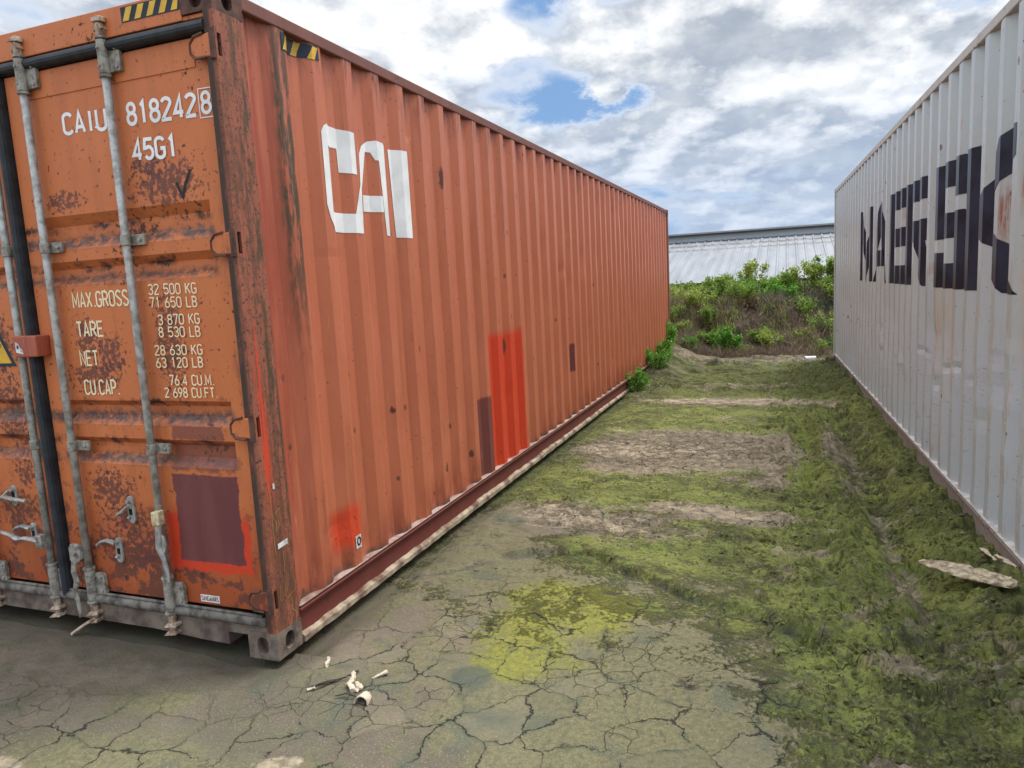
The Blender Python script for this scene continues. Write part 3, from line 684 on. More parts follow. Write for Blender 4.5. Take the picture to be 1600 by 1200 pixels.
def catch(door_o, x, z0, z1, arm=None):
    """handle catch: a slotted plate with a swinging latch"""
    mb = MB(); n = 8; w_ = .022
    pts = [(x+w_*math.cos(R(180*i/n)), YD-.012, z1-w_+w_*math.sin(R(180*i/n))) for i in range(n+1)]+[(x-w_*math.cos(R(180*i/n)), YD-.012, z0+w_-w_*math.sin(R(180*i/n))) for i in range(n+1)]
    mb.prism(pts, (0, .013, 0)); mb.tube([(x, YD-.030, z1-.024), (x, YD-.01, z1-.024)], .010, 8)
    o = mb.build('handle_catch', M_galv, door_o, bevel=.003)
    MB().box(x-.010, x+.010, YD-.0135, YD-.011, z0+.045, z0+.075).build('catch_slot_shade', M_dark, o)
    mb = MB()
    if arm == 'up': mb.tube([(x-.008, YD-.026, z0+.09), (x-.03, YD-.034, z0+.065), (x-.062, YD-.036, z0+.048)], [.012, .016, .013], 8, flat=.6)
    else: mb.tube([(x, YD-.026, z1-.024), (x-.045, YD-.034, z1-.010), (x-.085, YD-.034, z1-.022), (x-.112, YD-.034, z1-.040)], [.016, .015, .014, .012], 8, flat=.6)
    mb.tube([(x-.012, YD-.02, z0+.035), (x-.004, YD-.02, z0+.03)], .008, 6)
    mb.build('latch', M_galv, o)
catch(dR, -.812, .575, .712, 'up'); catch(dR, -.925, .367, .497, 'left')
catch(dL, -1.625, .615, .725, 'up'); catch(dL, -1.515, .415, .530, 'left')
# lock box cover welded over the gasket
mb = MB(); mb.prism([(-1.372, -.046, 1.410), (-1.362, -.046, 1.400), (-1.215, -.046, 1.402), (-1.210, -.046, 1.503), (-1.372, -.046, 1.506)], (0, .075, 0)); lbx = mb.build('lock_box', M_side, oc, bevel=.006)
flat_polys([[(-1.352, 1.425), (-1.302, 1.415), (-1.306, 1.437), (-1.320, 1.445), (-1.330, 1.468), (-1.352, 1.478)]], -.0475, 'torn_sticker', M_stk, lbx)
flat_polys([[(-1.345, 1.445), (-1.33, 1.442), (-1.332, 1.458), (-1.343, 1.46)], [(-1.326, 1.434), (-1.312, 1.428), (-1.314, 1.434)]], -.0482, 'sticker_print', M_ink, lbx)

# white letters on the long side
cai = [
 [(.690, 2.43), (.715, 2.462), (.760, 2.482), (.99, 2.470), (.99, 2.385), (.865, 2.375), (.75, 2.372)],
 [(.865, 2.375), (.99, 2.385), (.99, 2.255), (.870, 2.255)],
 [(.690, 2.43), (.75, 2.372), (.75, 2.045), (.690, 2.075)],
 [(.690, 2.075), (.75, 2.045), (.752, 1.945), (.715, 2.005)],
 [(.752, 1.945), (.75, 2.045), (.950, 2.045), (1.015, 2.012), (1.012, 1.944)],
 [(.950, 2.045), (1.040, 2.265), (1.095, 2.225), (1.015, 2.012)],
 [(1.040, 2.265), (1.080, 2.375), (1.145, 2.400), (1.095, 2.225)],
 [(1.080, 2.375), (1.110, 2.425), (1.165, 2.458), (1.215, 2.468), (1.180, 2.400), (1.145, 2.400)],
 [(1.180, 2.400), (1.215, 2.468), (1.285, 2.464), (1.300, 2.447), (1.318, 1.944), (1.262, 1.944), (1.232, 2.36), (1.205, 2.36)],
 [(1.090, 2.160), (1.243, 2.165), (1.247, 2.075), (1.085, 2.070)],
 [(1.402, 2.452), (1.572, 2.460), (1.588, 1.940), (1.432, 1.942)],
]
drape(cai, PH, omap, .6, 1.7).build('side_lettering', M_white, oc, fix=False)
# hazard tape under the top rail, label sticker
hz = drape([[(.435, 2.825), (.720, 2.832), (.725, 2.77), (.435, 2.745)]], PH, omap, .4, .8).build('hazard_tape', M_ink, oc, fix=False)
ys_ = [[(.44+i*.10, 2.750+i*.006), (.485+i*.10, 2.753+i*.006), (.515+i*.10, 2.826), (.475+i*.10, 2.826)] for i in range(3)]
drape(ys_, PH, omap, .4, .8, .0034).build('yellow_bar', M_yel, hz, fix=False)
sk_ = drape([rrect(.690, .745, .262, .335)], PH, omap, .6, .8).build('square_sticker', M_stk, oc, fix=False)
drape([q for q in ribbon(arc(.717, .300, .016, .020, 0, 360, 12), .009)], PH, omap, .6, .8, .0034).build('sticker_ring', M_black, sk_, fix=False)

# ------------------------------------------------------------------ grey container
GX, GY, GYAW = 2.918, 11.067, .031
gc = empty('shipping_container', (GX, GY, .008), 'dented pale grey shipping container with charcoal letters, right of the mossy lane', 'shipping container', rz=GYAW)
gmap = lambda s, z, d: (.006+d, -s, z)
GPH = 9.009+.072-.09-PITCH*40
gr = random.Random(21); dents = []
for i in range(46):
    dents.append((gr.uniform(4.0, 10.5), gr.gauss(.82, .17), gr.uniform(.03, .09), gr.uniform(.03, .08), gr.uniform(-.012, .02)))
for i in range(14): dents.append((5.2+i*.30+gr.uniform(-.05, .05), 1.03-i*.012+gr.uniform(-.03, .03), .055, .016, .013))
for i in range(14): dents.append((gr.uniform(2, 11), gr.uniform(.3, 1.3), gr.uniform(.04, .08), gr.uniform(.03, .06), gr.uniform(-.008, .010)))
def dent(s, z):
    if z > 1.42: return 0
    d = .006*math.sin(s*3.1)*math.sin(z*4)
    for (a, b, ra, rb, am) in dents:
        u = (s-a)/ra; v = (z-b)/rb
        if abs(u) < 2.5 and abs(v) < 2.5: d += am*math.exp(-(u*u+v*v))
    return d*min(1, (1.42-z)*4)*min(1, max(0, (z-.17)*8))
side_sheet(.12, LC-.12, .165, HC-.058, GPH, gmap, 66, 3, dent).build('side_wall', M_grey, gc)
side_sheet(.12, LC-.12, .165, HC-.058, GPH, lambda s, z, d: (2.432-d, -s, z), 1).build('side_wall', M_grey, gc)
for (cx, cy, sx, sy) in [(0, 0, 1, -1), (2.438, 0, -1, -1), (0, -LC, 1, 1), (2.438, -LC, -1, 1)]:
    casting('corner_casting', cx, cy, -.010, sx, sy, M_cast, gc, .128)
    casting('corner_casting', cx, cy, HC-.112, sx, sy, M_greytop, gc, .118)
for x0, x1 in ((.001, .066), (2.372, 2.437)):
    MB().box(x0, x1, -LC+.178, -.178, HC-.060, HC-.001).build('top_rail', M_greytop, gc, bevel=.006)
for sg, xo in ((1, 0), (-1, 2.438)):
    prof = [(.006, .158), (-.045, .168), (-.060, .168), (-.060, .006), (-.002, .006), (-.002, .014), (-.010, .018), (-.012, .148), (.006, .148)]
    MB().prism([(xo-sg*p[0], -.178, p[1]) for p in prof], (0, -LC+.356, 0)).build('bottom_rail', M_greyrail, gc)
MB().box(-.004, .050, -LC+.2, -.178, .1685, .1725).build('ledge_paint', simple('white_ledge_paint', (.62, .58, .53), .8, 0, .3, 9), gc)
for y0, y1 in ((-.120, -.002), (-LC+.002, -LC+.12)):
    for x0, x1 in ((.002, .10), (2.338, 2.436)): MB().box(x0, x1, y0, y1, .118, HC-.112).build('corner_post', M_greytop, gc)
for yy in (-.02, -LC+.02):
    fe = MB(); S = [.1]+breaks(.1, 2.338, .1)+[2.338]; sg = -1 if yy > -1 else 1
    fe.add([(s, yy+sg*corr(s, .1), z) for z in (.15, HC-.1) for s in S], [(i, i+1, len(S)+i+1, len(S)+i) for i in range(len(S)-1)])
    fe.box(.162, 2.276, min(yy, yy+sg*.08), max(yy, yy+sg*.08), HC-.1, HC-.004); fe.box(.162, 2.276, min(yy, yy+sg*.08), max(yy, yy+sg*.08), .02, .149)
    fe.build('end_wall', M_grey, gc)
MB().box(.067, 2.371, -LC+.1, -.1, HC-.04, HC-.018).build('roof', M_greytop, gc)
MB().box(.06, 2.37, -LC+.1, -.1, .10, .145).build('floor', M_sill, gc)

# big letters, five bands of height
zb = 1.437; q5 = .1676
def zr(i): return zb+q5*i
Lm = []
def rect(a, b, i, j): Lm.append(rrect(a, b, zr(i), zr(j)))
# M
rect(3.43, 3.62, 0, 5); rect(4.22, 4.42, 0, 5)
Lm += [[(3.62, zr(5)), (3.62, zr(3.6)), (3.86, zr(0)), (3.98, zr(0)), (3.98, zr(1.2))], [(4.22, zr(5)), (4.22, zr(3.6)), (3.98, zr(0)), (3.86, zr(0)), (3.86, zr(1.2))]]
# A
Lm += [[(4.52, zb), (4.70, zb), (4.95, zr(4.5)), (4.95, zr(5)), (4.90, zr(5)), (4.84, zr(4.8))], [(5.38, zb), (5.20, zb), (4.95, zr(4.5)), (4.95, zr(5)), (5.00, zr(5)), (5.06, zr(4.8))], [(4.66, zr(1)), (5.24, zr(1)), (5.20, zr(2)), (4.72, zr(2))]]
# E
rect(5.54, 5.74, 0, 5); rect(5.74, 6.275, 4, 5); rect(5.74, 6.275, 2, 3); rect(5.74, 6.275, 0, 1)
# R
rect(6.36, 6.56, 0, 5); rect(6.56, 7.14, 4, 5); rect(6.56, 7.12, 2.1, 3.1)
Lm += [[(7.12, zr(2.1)), (7.20, zr(2.4)), (7.22, zr(4.6)), (7.14, zr(5)), (7.12, zr(4))], [(6.74, zr(2.1)), (7.08, zr(2.1)), (7.16, zr(.4)), (7.16, zb), (7.06, zb), (6.84, zr(1))]]
# S
rect(7.42, 7.72, 2, 4.85); Lm += [[(7.42, zr(4.85)), (7.72, zr(4.85)), (7.72, zr(5)), (7.48, zr(5))]]
rect(7.72, 8.24, 4, 5); rect(8.06, 8.30, 3.55, 4.0); Lm += [[(8.24, zr(4)), (8.30, zr(4)), (8.30, zr(4.8)), (8.24, zr(5))]]
rect(7.72, 8.24, 2, 3); rect(8.06, 8.30, .15, 2); Lm += [[(8.24, zr(2)), (8.30, zr(2)), (8.30, zr(2.8)), (8.24, zr(3))]]
rect(7.42, 8.06, 0, 1); Lm += [[(8.06, zr(0)), (8.24, zr(0)), (8.30, zr(.15)), (8.06, zr(.15))]]; rect(7.42, 7.70, 1, 1.45)
# K
rect(8.35, 8.535, 0, 5)
Lm += [[(8.56, zr(2.5)), (8.64, zr(3.2)), (8.88, zr(4.0)), (8.96, zr(4.8)), (9.06, zr(5)), (9.24, zr(5)), (9.24, zr(4.1)), (8.96, zr(3.4)), (8.84, zr(2.9)), (8.82, zr(2.3))],
       [(8.56, zr(2.5)), (8.82, zr(2.3)), (8.88, zr(2.0)), (9.11, zr(1.4)), (9.13, zr(.7)), (9.30, zr(0)), (9.03, zr(0)), (8.90, zr(.5)), (8.84, zr(1.35)), (8.64, zr(1.8))]]
Lm = [[(a-(.035 if 7.3 < a < 8.33 else (.03 if a < 4.5 else 0)), b) for a, b in p] for p in Lm]
drape(Lm, GPH, gmap, 3.3, 9.5, .0022).build('side_lettering', M_ink, gc, fix=False)

# ------------------------------------------------------------------ ground
def spaced(stops):
    """stops: [(value, step)] -> coordinates whose spacing blends between the given steps"""
    out = [stops[0][0]]
    for (a, sa), (b, sb) in zip(stops[:-1], stops[1:]):
        while out[-1] < b-1e-6:
            k = (out[-1]-a)/(b-a) if b > a else 0
            st = math.exp(math.log(sa)*(1-k)+math.log(sb)*k); out.append(min(out[-1]+st, b))
    return np.array(out)
gxs = spaced([(-400, 60), (-20, 1.5), (-3.0, .06), (-1.6, .018), (3.3, .013), (3.8, .03), (8, .3), (25, 1.5), (400, 60)])
gys = spaced([(-400, 60), (-12, 1.0), (-1.5, .014), (3.0, .012), (7, .022), (12.2, .035), (17, .06), (20, .5), (60, 5), (600, 80)])
XX, YY = np.meshgrid(gxs, gys)
def blob(cx, cy, rx, ry, rot=0, p=1.0):
    c, s = math.cos(rot), math.sin(rot); u = ((XX-cx)*c+(YY-cy)*s)/rx; v = (-(XX-cx)*s+(YY-cy)*c)/ry
    return np.exp(-(u*u+v*v)**p)
n1 = fbm(XX*1.3, YY*1.3, 4, 1); n2 = fbm(XX*5, YY*5, 4, 2); n3 = fbm(XX*2.2, YY*7.5, 5, 3); n4 = fbm(XX*16, YY*22, 4, 4); nw = fbm(XX*3, YY*3, 3, 6)
lane = sst(XX, -.4, .2)*(1-sst(XX, 3.3, 4.2))
rightm = sst(XX+.35*(nw-.5), 1.75, 2.35)
farm = sst(YY+.8*(n1-.5), .9, 1.9)
moss = np.clip(.22+.55*np.maximum(rightm*sst(YY, -1.6, -.3), farm*.92)+.25*sst(XX, .1, 1.2)*sst(YY, -.6, .6), 0, 1)
moss -= .55*blob(.35, 1.95, .45, .5)+.35*(1-sst(XX, .3, .9))*(1-sst(YY, .3, .9))
moss += .25*blob(-.30, -.42, .38, .10, .35)+.10*blob(.2, -.9, .8, .2)
yel = 1.0*blob(1.06, .98, .40, .24)+1.0*blob(.98, .55, .30, .26)+.95*blob(1.02, .22, .20, .14)+.7*blob(1.35, .80, .22, .25)+.45*blob(1.35, .32, .22, .12)+.95*blob(2.31, 4.5, .075, 1.75, 0, 2)+.5*blob(2.62, 3.4, .06, 1.3, 0, 2)+.45*blob(-.25, -.38, .22, .05, .35)+.25*blob(2.75, 5, .15, 1.6)
cn = .75+1.15*fbm(XX*2.3, YY*6.5, 5, 61, .6)
pale = (.95*blob(1.55, 7.08, 1.30, .24, -.08, 2)+.95*blob(.58, 4.25, .42, .24, -.3)+.35*blob(1.0, 4.5, .6, .4)+.75*blob(1.76, 2.50, .46, .10, -.18, 2)+.55*blob(1.10, 2.12, .50, .13, -.35, 2)+.45*blob(.45, 5.15, .3, .12, -.3))*cn
pale += .66*blob(.47, -.60, .11, .06, .3, 3)+.62*blob(.66, -.63, .09, .045, 0, 3)+.66*blob(-.54, -.90, .13, .07, 0, 3)
for (a, b) in [(2.9, 3.5), (2.55, 5.2), (3.0, 6.5), (2.6, 1.35), (2.0, 5.6), (2.45, 2.2), (3.1, .5), (2.72, 1.9)]: pale += .45*blob(a, b, .14, .12)
bare = 1.15*blob(1.30, 4.40, 1.10, .95, -.15, 2)+.8*blob(.95, 2.2, .85, .40, -.3)+.9*blob(1.76, 2.50, .60, .20, -.18, 2)+.75*blob(1.55, 7.05, 1.5, .50)+.55*blob(2.62, 4.3, .15, 1.9, .02, 2)+.55*blob(2.74, 1.9, .09, .9, 0, 2)+.5*blob(3.0, .7, .35, .7)
bare += .5*blob(2.08, 4.0, .10, 1.6)+.55*blob(1.2, 8.2, 1.6, .25)+.8*sst(YY, 10.4, 11.6)*lane+.3*blob(2.2, 1.5, .5, .25)+.35*blob(1.9, .7, .4, .2)
for (a, b, c_) in [(2.3, 1.9, .16), (2.5, 1.1, .14), (2.15, .35, .12), (2.6, .6, .15), (1.95, 3.3, .2), (.7, 3.6, .3), (2.9, 2.7, .12), (2.45, .0, .14), (1.6, 5.9, .3)]: bare += .6*blob(a, b, c_*1.3, c_*.8)
crack = np.clip(.6*blob(1.3, 4.4, 1.1, .9, 0, 2)+.85*(1-sst(YY, .5, 1.6))+1.0*blob(1.76, 2.50, .55, .2, -.18)+.9*blob(.98, 2.18, .7, .3, -.35)+.5*blob(1.4, 3.0, 1, .7)+.5*blob(1.3, 4.3, .9, .7), 0, 1)
crack *= (1-.9*blob(-.9, -.10, .80, .28, 0, 2))*(1-.4*sst(XX, 2.2, 2.8))*(.40+.60*sst(XX+.3*(nw-.5), .1, .7)+.6*(1-sst(YY, -.75, -.4)))
moss -= .40*blob(1.50, -.15, .80, .55)*(.4+1.2*nw)
moss -= .35*blob(1.30, 4.4, 1.05, .90, 0, 2)+.35*blob(1.0, 2.15, .8, .35)+.32*blob(2.75, 4.5, .18, 2.6, 0, 2)+.25*blob(1.6, 7.0, 1.4, .5)+.28*blob(2.9, .2, .6, .8)+.25*blob(1.6, 3.2, .7, .3)
moss -= .55*(fbm(XX*1.7, YY*3.4, 4, 31)-.38)+.9*sst(YY, 7.6, 8.6)*(fbm(XX*1.1, YY*5.5, 4, 33)-.42)
bank = sst(YY+.5*(n1-.5), 11.9, 12.7)
# --- height
h = -.012+0*XX
h -= .020*(1-sst(XX, -.3, .8))*(1-sst(YY, -.8, .1))*sst(XX, -3, -1.0)*0
h += .035*(n1-.5)*lane
bump_r = np.clip(rightm*sst(YY, -.8, .6)+.55*farm, 0, 1)
bl1 = np.abs(fbm(XX*4.5, YY*7.5, 3, 12)-.5)*2; bl2 = np.abs(fbm(XX*11+n2*1.5, YY*17, 3, 14)-.5)*2; bl3 = np.abs(fbm(XX*26, YY*34, 2, 15)-.5)*2
farrip = sst(YY, 7.4, 8.2)*(1-sst(YY, 11.4, 12))*sst(XX, .1, .6)*lane*.024*np.sin((YY+.5*(n1-.5)+.25*(n2-.5))*2*math.pi/.62)
h = h+farrip
ripple = np.sin((YY+.22*(n1-.5)*4+.10*(n2-.5)*4)*2*math.pi/.42+2*n3)*sst(fbm(XX*.9, YY*1.5, 3, 17), .42, .62)
ero = np.abs(fbm(XX*5.5+2.2*n2, YY*11, 4, 51)-.5)*2                              # sharp creases
rg = bump_r*(.55+.75*rightm)
h += rg*(.055*(n3-.5)+.035*(n2-.5)+.040*(n4-.5)+.040*(bl1-.25)+.036*(bl2-.25)+.020*(bl3-.25)-.045*(1-sst(ero, 0, .10))*(n2 > .45)+.008*ripple)
h += (1-bump_r)*(.022*(n2-.5)+.009*(n4-.5)+.012*(bl1-.25))
h += .11*sst(YY, 7.2, 8.3)*(fbm(XX*2, YY*5, 4, 8)-.5)*2*(1-bank)
h -= .075*blob(2.74, 3.6, .11, 3.0, .02, 2)*sst(YY, .6, 1.2)*(.7+.6*nw)          # right wheel rut
h += .030*blob(2.48, 3.6, .10, 3.0, .02, 2)+.035*blob(3.0, 3.4, .10, 3.0, .03, 2)
h -= .022*blob(2.32, 4.5, .12, 1.72, 0, 6)-.016*blob(2.16, 4.5, .04, 1.7, 0, 4)-.016*blob(2.48, 4.5, .04, 1.7, 0, 4)
h -= .030*blob(2.33, 2.78, .15, .07, 0, 2)                                          # raised moss strip
h -= .05*blob(1.20, 2.87, .16, .07)+.05*blob(.60, 2.99, .14, .07)
# shallow curved scarp in the middle
sp = [(.10, 1.02), (.308, 1.133), (.51, 1.436), (.807, 1.535), (1.093, 1.50), (1.456, 1.22), (1.764, 1.05), (2.073, .90), (2.4, .62)]
Q = 9*np.ones_like(XX); side = np.zeros_like(XX)
for (a, b), (c, d) in zip(sp[:-1], sp[1:]):
    ux, uy = c-a, d-b; L2 = ux*ux+uy*uy; t = np.clip(((XX-a)*ux+(YY-b)*uy)/L2, 0, 1)
    dd = np.hypot(XX-a-t*ux, YY-b-t*uy); sgn = np.sign(ux*(YY-b)-uy*(XX-a)); side = np.where(dd < Q, sgn, side); Q = np.minimum(Q, dd)
sd_ = Q*side+.12*(n2-.5)+.10*(nw-.5)
h += .045*np.exp(-(np.clip(sd_, 0, 9)/.22)**2)*(sd_ > 0)*sst(sd_, 0, .05)*(Q < 1)*(.25+.75*sst(XX, .45, .7))*(.4+1.2*nw)
scarp = np.exp(-(sd_/.035)**2)*sst(n2, .35, .55)
# ground rises against the far end of the orange container
h += .30*sst(YY, 7.9, 11.6)*(1-sst(XX, -.05, .75))*sst(XX, -4, -.5)
h += .02*sst(YY, 10.5, 11.8)*lane
# bank behind
prof = 1.02*sst(YY+.35*(n1-.5), 12.0, 14.6)-.7*sst(YY, 16, 19)-.9*sst(YY, 18, 21)
h += prof*(1-.35*(1-sst(XX, -.2, 1.4)))+bank*(1-sst(YY, 16, 18))*(.35*(n1-.5)+.40*(n2-.5)+.25*(n4-.5))
# keep it clear of the container bottoms
under = (XX > -2.6)*(XX < .02)*(YY > -.02)*(YY < 12.3)
h = np.where(under & (YY < 7.8), np.minimum(h, -.035), h)
edge = (XX > -.2)*(XX < .35)*(YY > .1)*(YY < 7.5); h -= np.where(edge, .045*np.exp(-((XX-.04)/.12)**2), 0)
gline = GX+(GY-YY)*GYAW
h += .072*np.exp(-((XX-gline+.02)/.20)**2)*(YY < 10.8)*(.3+1.4*nw)
h = np.where((XX > gline+.09)*(XX < gline+2.5)*(YY < 11)*(YY > -1.3), -.06, h)
h = np.where((YY < .05)*(XX < -.1)*(XX > -3), np.minimum(h, .0), h)
h -= .03*blob(-.23, .0, .14, .12)
for (a, b) in [(-.02, -.02)]: h -= .02*blob(a, b, .2, .2)
dark = np.clip(.35*scarp*sst(YY, .3, .8)+.55*bump_r*(1-sst(ero, 0, .06))*(n2 > .45)+.7*blob(2.33, 2.78, .17, .06, 0, 2)+.6*blob(1.20, 2.87, .14, .06)+.6*blob(.60, 2.99, .12, .06), 0, 1)
# dog paw prints pressed in the mud
pr = random.Random(4)
for (a, b, sc) in [(.483, .409, 1), (.266, .954, .9), (.353, .785, 1.25), (.605, .783, .8), (.814, .562, 1.3), (1.372, .396, 1.2), (1.781, .296, 1.5), (.81, -.258, .9), (.333, 1.771, 1), (.369, 1.573, 1), (.345, .973, .9), (.62, .62, .6), (.20, 1.15, .8), (.15, 1.35, .8), (.42, 1.30, .9), (.28, 1.6, .8)]:
    an = pr.uniform(-.5, .5); ca, sa = math.cos(an), math.sin(an)
    for (u, v, r) in [(0, -.018, .020), (-.028, .008, .011), (-.011, .024, .011), (.011, .024, .011), (.028, .008, .011)]:
        uu, vv = (u*ca-v*sa)*sc, (u*sa+v*ca)*sc
        B = blob(a+uu, b+vv, r*sc*1.1, r*sc*.9); h -= .012*B*sc; dark = np.maximum(dark, .85*B*(.4+1.2*n4))
brown = np.clip(bank+.4*sst(YY, 11, 12), 0, 1)
wet = np.clip(blob(.9, .13, .10, .10)+.7*blob(1.15, .62, .07, .05)+.7*blob(1.3, 1.05, .09, .05)+.6*blob(.32, .05, .10, .07)+.5*blob(1.1, -.1, .4, .2)+.5*blob(2.1, .4, .4, .3)+.6*scarp+.4*blob(.2, -.85, .5, .12)+.55*blob(-.1, -.48, .12, .08)+.35*blob(.35, -.72, .3, .08), 0, 1)
damp_base_shade = np.clip(.9*(1-sst(YY, -.55, -.05))*0+.85*np.exp(-((YY-.02)/.28)**2)*(1-sst(XX, -.1, .3))+.5*blob(-1.0, -.5, .8, .25)*(n1+.2)+.6*np.exp(-((XX-.02)/.16)**2)*sst(YY, -.1, .1)*(1-sst(YY, 8, 9))+.5*np.exp(-((XX-gline)/.2)**2)*sst(YY, -1, 0), 0, 1)  # wet mud at the sill, plus base shade painted along both containers
brown0 = damp_base_shade

film = np.clip(-.9*blob(1.30, 4.4, 1.05, .90, 0, 2)-.7*blob(1.0, 2.15, .8, .35)-.8*blob(1.55, 7.05, 1.4, .4)+.85*blob(-.28, -.40, .22, .11, .25)+.7*blob(-.1, -.72, .6, .16, .15)+.75*sst(XX+.5*YY+1.6*(n1-.5)+.5*(nw-.5), -.3, 1.2)*(1-.0*YY)+.35*sst(XX, .9, 1.5)+.3*(1-sst(YY, -.9, -.5))*sst(XX, -.9, -.2), 0, 1)
ny, nx = XX.shape; nv = nx*ny
co = np.stack([XX, YY, h], -1).reshape(-1, 3)
idx = np.arange(nv).reshape(ny, nx)
quads = np.stack([idx[:-1, :-1], idx[:-1, 1:], idx[1:, 1:], idx[1:, :-1]], -1).reshape(-1, 4)
me = bpy.data.meshes.new('ground'); me.vertices.add(nv); me.vertices.foreach_set('co', co.ravel())
me.loops.add(quads.size); me.loops.foreach_set('vertex_index', quads.ravel().astype(np.int32))
me.polygons.add(len(quads)); me.polygons.foreach_set('loop_start', (np.arange(len(quads))*4).astype(np.int32)); me.polygons.foreach_set('loop_total', np.full(len(quads), 4, np.int32))
me.polygons.foreach_set('use_smooth', np.ones(len(quads), bool)); me.update()
for nm, ch in (('cover', (moss, yel, pale, crack)), ('soil', (dark, brown, wet, film)), ('damp_shade', (damp_base_shade, bare, damp_base_shade, damp_base_shade))):
    at = me.attributes.new(nm, 'FLOAT_COLOR', 'POINT'); at.data.foreach_set('color', np.clip(np.stack(ch, -1), 0, 1).astype(np.float32).ravel())
print('ground verts', nv)

mg, T, b = principled('mossy_cracked_mud')
P = T.node('ShaderNodeTexCoord').outputs['Object']
a1 = T.node('ShaderNodeAttribute', attribute_name='cover'); a2 = T.node('ShaderNodeAttribute', attribute_name='soil')
aM, aY, aP = T.sep(a1.outputs['Color']); aDp, aBr, _u = T.sep(T.node('ShaderNodeAttribute', attribute_name='damp_shade').outputs['Color']); aC = a1.outputs['Alpha']; aW2 = a2.outputs['Alpha']; aD, aB, aW = T.sep(a2.outputs['Color'])
xy = T.mul(P, (1, 1, 0))
nL = T.noise(xy, 1.1, 6, .6); nM = T.noise(xy, 6, 7, .65); nF = T.noise(xy, 42, 6, .7); nG = T.noise(xy, 150, 3, .7)
mud = T.mix(T.mapr(nL, .35, .65), (.185, .145, .108), (.115, .097, .070))
mud = T.mix(T.m('MULTIPLY', T.mapr(nM, .45, .7), .75), mud, (.125, .122, .062))
mud = T.mix(T.m('MULTIPLY', T.mapr(nF, .5, .75), .35), mud, (.065, .055, .04))
mud = T.mix(T.m('MULTIPLY', T.mapr(nG, .62, .75), .5), mud, (.26, .24, .18))
film = T.m('MULTIPLY', T.mapr(T.m('ADD', aW2, T.m('MULTIPLY', T.m('SUBTRACT', nM, .5), 1.1)), .22, .68), .9)
mud = T.mix(film, mud, T.mix(T.mapr(nF, .36, .66), (.185, .165, .085), (.108, .106, .055)))
mud = T.mix(T.m('MULTIPLY', T.mapr(T.noise(xy, 2.7, 5, .6), .54, .64), .6), mud, (.085, .098, .072))
nS = T.noise(xy, 125, 3, .65)
mud = T.mix(T.m('MULTIPLY', T.mapr(nS, .57, .66), .55), mud, (.33, .30, .22)); mud = T.mix(T.m('MULTIPLY', T.mapr(nS, .42, .34), .6), mud, (.06, .052, .038))
dist0 = T.vm('ADD', xy, T.vm('SCALE', T.vm('SUBTRACT', T.noise(xy, 5, 5, .65, color=True), (.5, .5, .5)), scale=.20))
pc = T.sep(T.vor(dist0, 4.3, 'F1', '2D', 'Color'))
mud = T.mix(T.m('MULTIPLY', T.mapr(pc[0], .55, .95), T.m('MULTIPLY', aC, .26)), mud, (.27, .225, .155))
mud = T.mix(T.m('MULTIPLY', T.mapr(pc[1], .55, .95), T.m('MULTIPLY', aC, .28)), mud, (.085, .095, .062))
mud = T.mix(T.m('MULTIPLY', T.mapr(T.noise(xy, 22, 6, .72), .52, .66), .5), mud, (.095, .085, .055))
# pale dry crust
pm = T.mapr(T.m('ADD', aP, T.m('ADD', T.m('MULTIPLY', T.m('SUBTRACT', nM, .5), 1.5), T.m('MULTIPLY', T.m('SUBTRACT', nF, .5), .9))), .42, .88)
palec = T.mix(T.mapr(T.noise(xy, 9, 6, .65), .36, .66), (.50, .41, .275), (.27, .22, .16))
bm_ = T.mapr(T.m('ADD', aBr, T.m('ADD', T.m('MULTIPLY', T.m('SUBTRACT', T.noise(T.mul(xy, (1, 1.8, 1)), 4.5, 8, .7), .5), 2.2), T.m('MULTIPLY', T.m('SUBTRACT', nF, .5), .9))), .38, .72)
barec = T.mix(T.mapr(T.noise(xy, 14, 6, .7), .38, .62), (.37, .30, .205), (.19, .152, .105))
barec = T.mix(T.mapr(nS, .62, .70), barec, (.40, .34, .25))
# moss
mthr = T.m('ADD', aM, T.m('ADD', T.m('MULTIPLY', T.m('SUBTRACT', nM, .5), 1.5), T.m('MULTIPLY', T.m('SUBTRACT', nF, .5), 1.1)))
mm = T.mapr(mthr, .31, .72)
mossc = T.mix(T.mapr(T.noise(xy, 3.1, 5, .65), .35, .66), (.25, .27, .070), (.115, .140, .036))
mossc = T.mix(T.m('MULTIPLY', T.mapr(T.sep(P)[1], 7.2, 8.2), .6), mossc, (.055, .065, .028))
mossc = T.mix(T.m('MULTIPLY', T.mapr(nF, .45, .72), .6), mossc, (.34, .36, .10))
mossc = T.mix(T.m('MULTIPLY', T.mapr(T.noise(T.mul(xy, (1, 2.2, 1)), 18, 5, .7), .50, .64), .7), mossc, (.032, .040, .015))
mossc = T.mix(T.m('MULTIPLY', T.mapr(T.noise(T.mul(xy, (1, 1.6, 1)), 11, 6, .75), .53, .63), .7), mossc, (.15, .12, .075))
mossc = T.mix(T.m('MULTIPLY', T.mapr(T.noise(xy, 1.9, 6, .7), .48, .64), .55), mossc, (.060, .062, .026))
mossc = T.mix(T.mapr(nS, .64, .72), mossc, (.33, .34, .13)); mossc = T.mix(T.mapr(nS, .38, .31), mossc, (.03, .036, .014))
ym = T.mapr(T.m('ADD', aY, T.m('ADD', T.m('MULTIPLY', T.m('SUBTRACT', nM, .5), 1.2), T.m('MULTIPLY', T.m('SUBTRACT', nF, .5), .5))), .42, .90)
yelc = T.mix(T.mapr(nF, .35, .65), (.25, .24, .036), (.15, .155, .036))
yelc = T.mix(T.mapr(T.sep(P)[1], 1.6, 2.2), yelc, T.mix(nF, (.15, .19, .035), (.24, .28, .05)))
